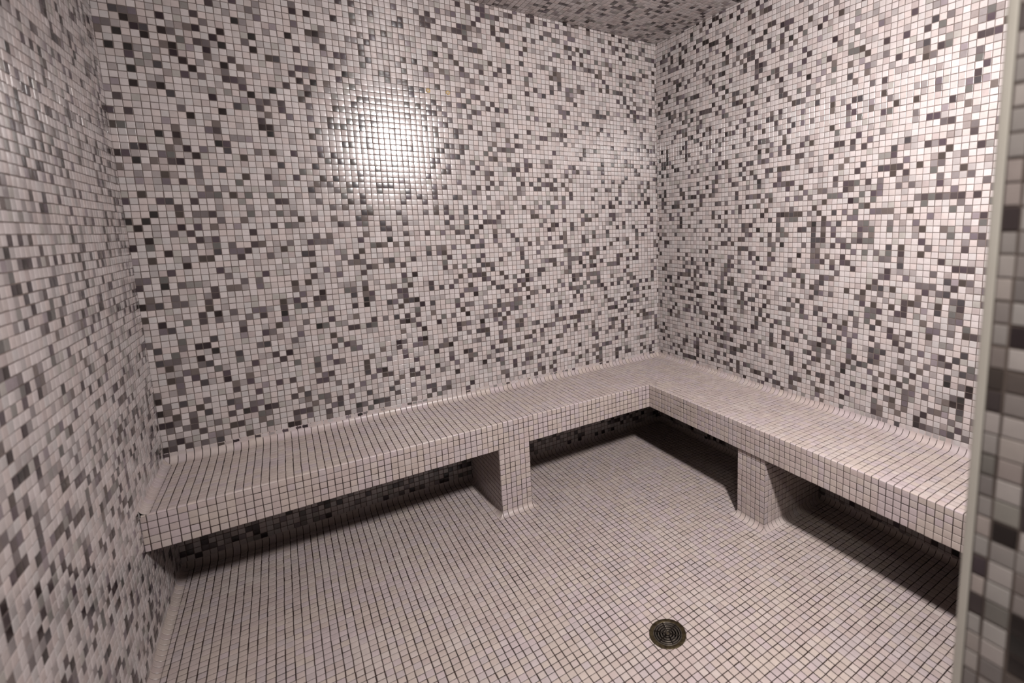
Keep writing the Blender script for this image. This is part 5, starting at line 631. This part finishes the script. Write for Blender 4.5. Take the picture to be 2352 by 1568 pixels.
bp_, bn_ = cove_profile(CR, CH)
g = Geo(); U = lines(XL, XR, 0.0)
curved(g, U, bp_, bn_, (0, YB, ZT), X, -Y, Z, pale_colours(len(U) - 1, 1)[:, 0] * 1.03, lo=lambda a, b: XL + a * LR / CR, hi=lambda a, b: XR - a)
g.build("wall_cove", FLOORM, bench)
g = Geo(); U = lines(-YB, -YF, D1 % 1)
curved(g, U, bp_, bn_, (XR, 0, ZT), -Y, -X, Z, pale_colours(len(U) - 1, 1)[:, 0] * 1.03, lo=lambda a, b: a)
g.build("wall_cove", FLOORM, bench)
lp, ln_ = cove_profile(LR, 1.1)
g = Geo(); U = lines(-YB, D1, D1 % 1)
curved(g, U, lp, ln_, (XL, 0, ZT), -Y, X, Z, pale_colours(len(U) - 1, 1)[:, 0], lo=lambda a, b: a * CR / LR)
g.build("wall_cove", FLOORM, bench)


def support(x0, x1, y0, y1, front):
    """tiled pier under the bench; `front` is the direction its narrow face looks"""
    g = Geo()
    zc = lines(TR, ZU, 0.0)
    for (n, a0, a1, O) in ((-Y, x0, x1, y0), (X, y0, y1, x1), (Y, x0, x1, y1), (-X, y0, y1, x0)):
        if abs(n[1]) > 0.5:
            if (n is not None and n[1] > 0.5):
                U = lines(-a1, -a0, (-a1) % 1); sheet(g, U, zc, (0, O, 0), -X, Z, pale_colours(len(U) - 1, len(zc) - 1), gw=0.09, jit=0.005, wob=0.004)
            else:
                U = lines(a0, a1, a0 % 1); sheet(g, U, zc, (0, O, 0), X, Z, pale_colours(len(U) - 1, len(zc) - 1), gw=0.09, jit=0.005, wob=0.004)
        else:
            if n[0] > 0.5:
                U = lines(a0, a1, a0 % 1); sheet(g, U, zc, (O, 0, 0), Y, Z, pale_colours(len(U) - 1, len(zc) - 1), gw=0.09, jit=0.005, wob=0.004)
            else:
                U = lines(-a1, -a0, (-a1) % 1); sheet(g, U, zc, (O, 0, 0), -Y, Z, pale_colours(len(U) - 1, len(zc) - 1), gw=0.09, jit=0.005, wob=0.004)
    g.box((x0 + 0.05, y0 + 0.05, 0.0), (x1 - 0.05, y1 - 0.05, ZU), 2)
    s = g.build("support", FLOORM, bench)
    c = Geo()
    # coved foot, mitred at the corners, on the three free sides
    U = lines(x0 - TR, x1 + TR, x0 % 1)
    kw = dict(th=0.035)
    if front == "y":
        curved(c, U, cp, cn, (0, y0, 0), X, -Y, Z, pale_colours(len(U) - 1, 1)[:, 0], lo=lambda a, b: x0 - a, hi=lambda a, b: x1 + a, **kw)
    else:
        U = lines(x0 - TR, x1, x0 % 1)
        curved(c, U, cp, cn, (0, y0, 0), X, -Y, Z, pale_colours(len(U) - 1, 1)[:, 0], lo=lambda a, b: x0 - a, **kw)
        curved(c, U, cp, cn, (0, y1, 0), X, Y, Z, pale_colours(len(U) - 1, 1)[:, 0], lo=lambda a, b: x0 - a, **kw)
    if front == "y":
        U = lines(-y1, -y0 + TR, (-y0) % 1)
        curved(c, U, cp, cn, (x0, 0, 0), -Y, -X, Z, pale_colours(len(U) - 1, 1)[:, 0], hi=lambda a, b: -y0 + a, **kw)
        curved(c, U, cp, cn, (x1, 0, 0), -Y, X, Z, pale_colours(len(U) - 1, 1)[:, 0], hi=lambda a, b: -y0 + a, **kw)
    else:
        U = lines(-y1 - TR, -y0 + TR, (-y0) % 1)
        curved(c, U, cp, cn, (x0, 0, 0), -Y, -X, Z, pale_colours(len(U) - 1, 1)[:, 0], lo=lambda a, b: -y1 - a, hi=lambda a, b: -y0 + a, **kw)
    c.build("base_cove", FLOORM, s)
    return s


support(47.0, 53.0, -D1 + 0.02, -TR * 0.9, "y")
support(XF + 0.35, XR - TR * 0.9, -D1 - 31.0, -D1 - 25.0, "x")

# ---------------------------------------------------------------- floor drain
drain = mark(empty("floor_drain", (DX, DY, 0)), "round tarnished brass drain with a slotted grate set in the tiled floor", "drain")


def annulus(geo, r0, r1, z0, z1, a0=0.0, a1=2 * math.pi, n=64, ch=0.03):
    """ring segment with softened top edges, centred on the origin"""
    t = np.linspace(a0, a1, n + 1); ct, st = np.cos(t), np.sin(t)
    prof = np.array([[r0, z0], [r0, z1 - ch], [r0 + ch, z1], [r1 - ch, z1], [r1, z1 - ch], [r1, z0]])
    pn = np.array([[-1, 0], [-1, 0.3], [-0.3, 1], [0.3, 1], [1, 0.3], [1, 0]], float)
    P = np.stack([prof[None, :, 0] * ct[:, None], prof[None, :, 0] * st[:, None], np.broadcast_to(prof[None, :, 1], (n + 1, 6))], -1)
    N = np.stack([pn[None, :, 0] * ct[:, None], pn[None, :, 0] * st[:, None], np.broadcast_to(pn[None, :, 1], (n + 1, 6))], -1)
    idx = np.arange((n + 1) * 6).reshape(n + 1, 6)
    f = np.stack([idx[:-1, :-1], idx[:-1, 1:], idx[1:, 1:], idx[1:, :-1]], -1).reshape(-1, 4)
    nn = N.reshape(-1, 3)
    geo.add(P.reshape(-1, 3), f, 0, np.array([0.3, 0.3, 0.3]), nn[f])


def disc(geo, r, z, n=48, up=1):
    t = np.linspace(0, 2 * math.pi, n + 1)
    P = np.concatenate([np.stack([0 * t, 0 * t, 0 * t + z], 1), np.stack([r * np.cos(t), r * np.sin(t), 0 * t + z], 1)])
    i = np.arange(n)
    f = np.stack([i, n + 1 + i, n + 2 + i, i + 1], 1)
    geo.add(P, f, 0, np.array([0.3] * 3), np.broadcast_to(np.array([0, 0, up], float), (n, 4, 3)))


g = Geo()
annulus(g, 1.86, DR, -0.25, 0.105, ch=0.05)
g.build("flange", [M_BRASS], drain)
g = Geo()
for r in (0.50, 0.86, 1.22, 1.56):
    annulus(g, r - 0.075, r + 0.075, -0.10, 0.10, n=56)
annulus(g, 1.76, 1.88, -0.10, 0.10, n=64)
annulus(g, 0.10, 0.26, -0.10, 0.115, n=24)
for k in range(6):
    a = math.radians(12 + 60 * k); d = np.array([math.cos(a), math.sin(a), 0]); p = np.array([-d[1], d[0], 0]); w = 0.105
    q = [0.2 * d + p * w, 1.82 * d + p * w, 1.82 * d - p * w, 0.2 * d - p * w]
    V8 = np.array([v + np.array([0, 0, -0.1]) for v in q] + [v + np.array([0, 0, 0.108]) for v in q])
    fs = np.array([[7, 6, 5, 4], [0, 1, 5, 4], [1, 2, 6, 5], [2, 3, 7, 6], [3, 0, 4, 7]])
    ns = np.array([[0, 0, 1], p, d, -p, -d], float)
    g.add(V8, fs, 0, np.array([0.3] * 3), np.repeat(ns[:, None, :], 4, 1))
g.build("grate", [M_GRATE], drain)
g = Geo()
annulus(g, 0.02, 0.17, -0.08, 0.15, n=20, ch=0.05)
g.build("screw", [M_BRASS], drain)
g = Geo()
disc(g, 2.35, -2.0)
t = np.linspace(0, 2 * math.pi, 49); ct, st = np.cos(t), np.sin(t)
P = np.concatenate([np.stack([2.33 * ct, 2.33 * st, 0 * t - 2.0], 1), np.stack([2.33 * ct, 2.33 * st, 0 * t - 0.1], 1)])
i = np.arange(48); f = np.stack([i, i + 49, i + 50, i + 1], 1)
nn = np.concatenate([np.stack([-ct, -st, 0 * t], 1)] * 2)
g.add(P, f, 0, np.array([0.1] * 3), nn[f])
g.build("drain_body", [M_PIT], drain)

# ---------------------------------------------------------------- yellowed plugs in old screw holes
def plug(name, x, z, r, label):
    g = Geo()
    annulus(g, r * 0.35, r, -0.12, 0.09, n=24, ch=0.05)
    disc(g, r * 0.4, -0.02, 16)
    o = g.build(name, [M_PLUG])
    o.rotation_euler = (math.pi / 2, 0, 0); o.location = np.array((x, YB, z)) * S
    mark(o, label, "wall plug", "old wall plugs in the back wall")


plug("wall_plug", 43.73, 79.06, 0.42, "small yellow plug in the back wall, left one of the pair, beside a dark tile")
plug("wall_plug", 47.43, 79.11, 0.42, "small yellow-brown plug in the back wall, right one of the pair, with a drip mark")

# ---------------------------------------------------------------- light
def area(name, loc, rot, sx, sy, power, color, shape="ELLIPSE", spread=180):
    l = bpy.data.lights.new(name, "AREA"); l.shape = shape; l.size, l.size_y = sx * S, sy * S
    l.energy = power; l.color = color; l.spread = math.radians(spread)
    o = bpy.data.objects.new(name, l); COL.objects.link(o); o.location = np.array(loc) * S; o.rotation_euler = rot
    return o


# bulkhead lamp on the front wall beside the door, high up, looking into the room
def aim(d):
    from mathutils import Vector
    return Vector(d).to_track_quat("-Z", "Y").to_euler()


area("bulkhead_lamp", (53.0, -87.8, 82.5), aim((0.26, 0.74, -0.66)), 4.0, 11.0, 84.0, (1.0, 0.955, 0.945))
# unseen fill light added just outside the door head to brighten the jamb
area("jamb_fill_light", (16.0, -106.0, 93.0), aim((0.3, 0.1, -1)), 9, 9, 24.0, (1.0, 0.955, 0.88))

w = bpy.data.worlds.new("World"); scene.world = w; w.use_nodes = True
w.node_tree.nodes["Background"].inputs["Color"].default_value = (0.9, 0.87, 0.82, 1)
w.node_tree.nodes["Background"].inputs["Strength"].default_value = 0.04

# ---------------------------------------------------------------- camera
CAM = dict(x=17.6198, y=-99.0007, z=53.2876, yaw=0.5904, pit=-0.1422, rol=-0.0256, f=1121.8507, t1=226.0158, t2=-109.0585)
cd = bpy.data.cameras.new("camera"); co = bpy.data.objects.new("camera", cd); COL.objects.link(co)
cy, sy = math.cos(CAM["yaw"]), math.sin(CAM["yaw"]); cp_, sp_ = math.cos(CAM["pit"]), math.sin(CAM["pit"])
fwd = np.array([sy * cp_, cy * cp_, sp_]); r0 = np.array([cy, -sy, 0]); u0 = np.cross(r0, fwd)
cr, sr = math.cos(CAM["rol"]), math.sin(CAM["rol"])
rt, up = cr * r0 + sr * u0, -sr * r0 + cr * u0
from mathutils import Matrix
Mx = Matrix(((rt[0], up[0], -fwd[0], CAM["x"] * S), (rt[1], up[1], -fwd[1], CAM["y"] * S), (rt[2], up[2], -fwd[2], CAM["z"] * S), (0, 0, 0, 1)))
co.matrix_world = Mx
cd.sensor_fit = "HORIZONTAL"; cd.sensor_width = 36.0
cd.lens = 36.0 * CAM["f"] / 2352
cd.shift_x = -CAM["t1"] / 2352; cd.shift_y = CAM["t2"] / 2352
cd.clip_start = 0.02; cd.clip_end = 50
cd.dof.use_dof = True; cd.dof.focus_distance = 3.0; cd.dof.aperture_fstop = 2.5
scene.camera = co

# ---------------------------------------------------------------- view
vs = scene.view_settings
vs.view_transform = "Standard"; vs.look = "None"; vs.gamma = 1.0; vs.use_curve_mapping = False
vs.exposure = 0.0
scene.cycles.use_denoising = True
scene.cycles.max_bounces = 10; scene.cycles.diffuse_bounces = 6
scene.cycles.sample_clamp_indirect = 4.0
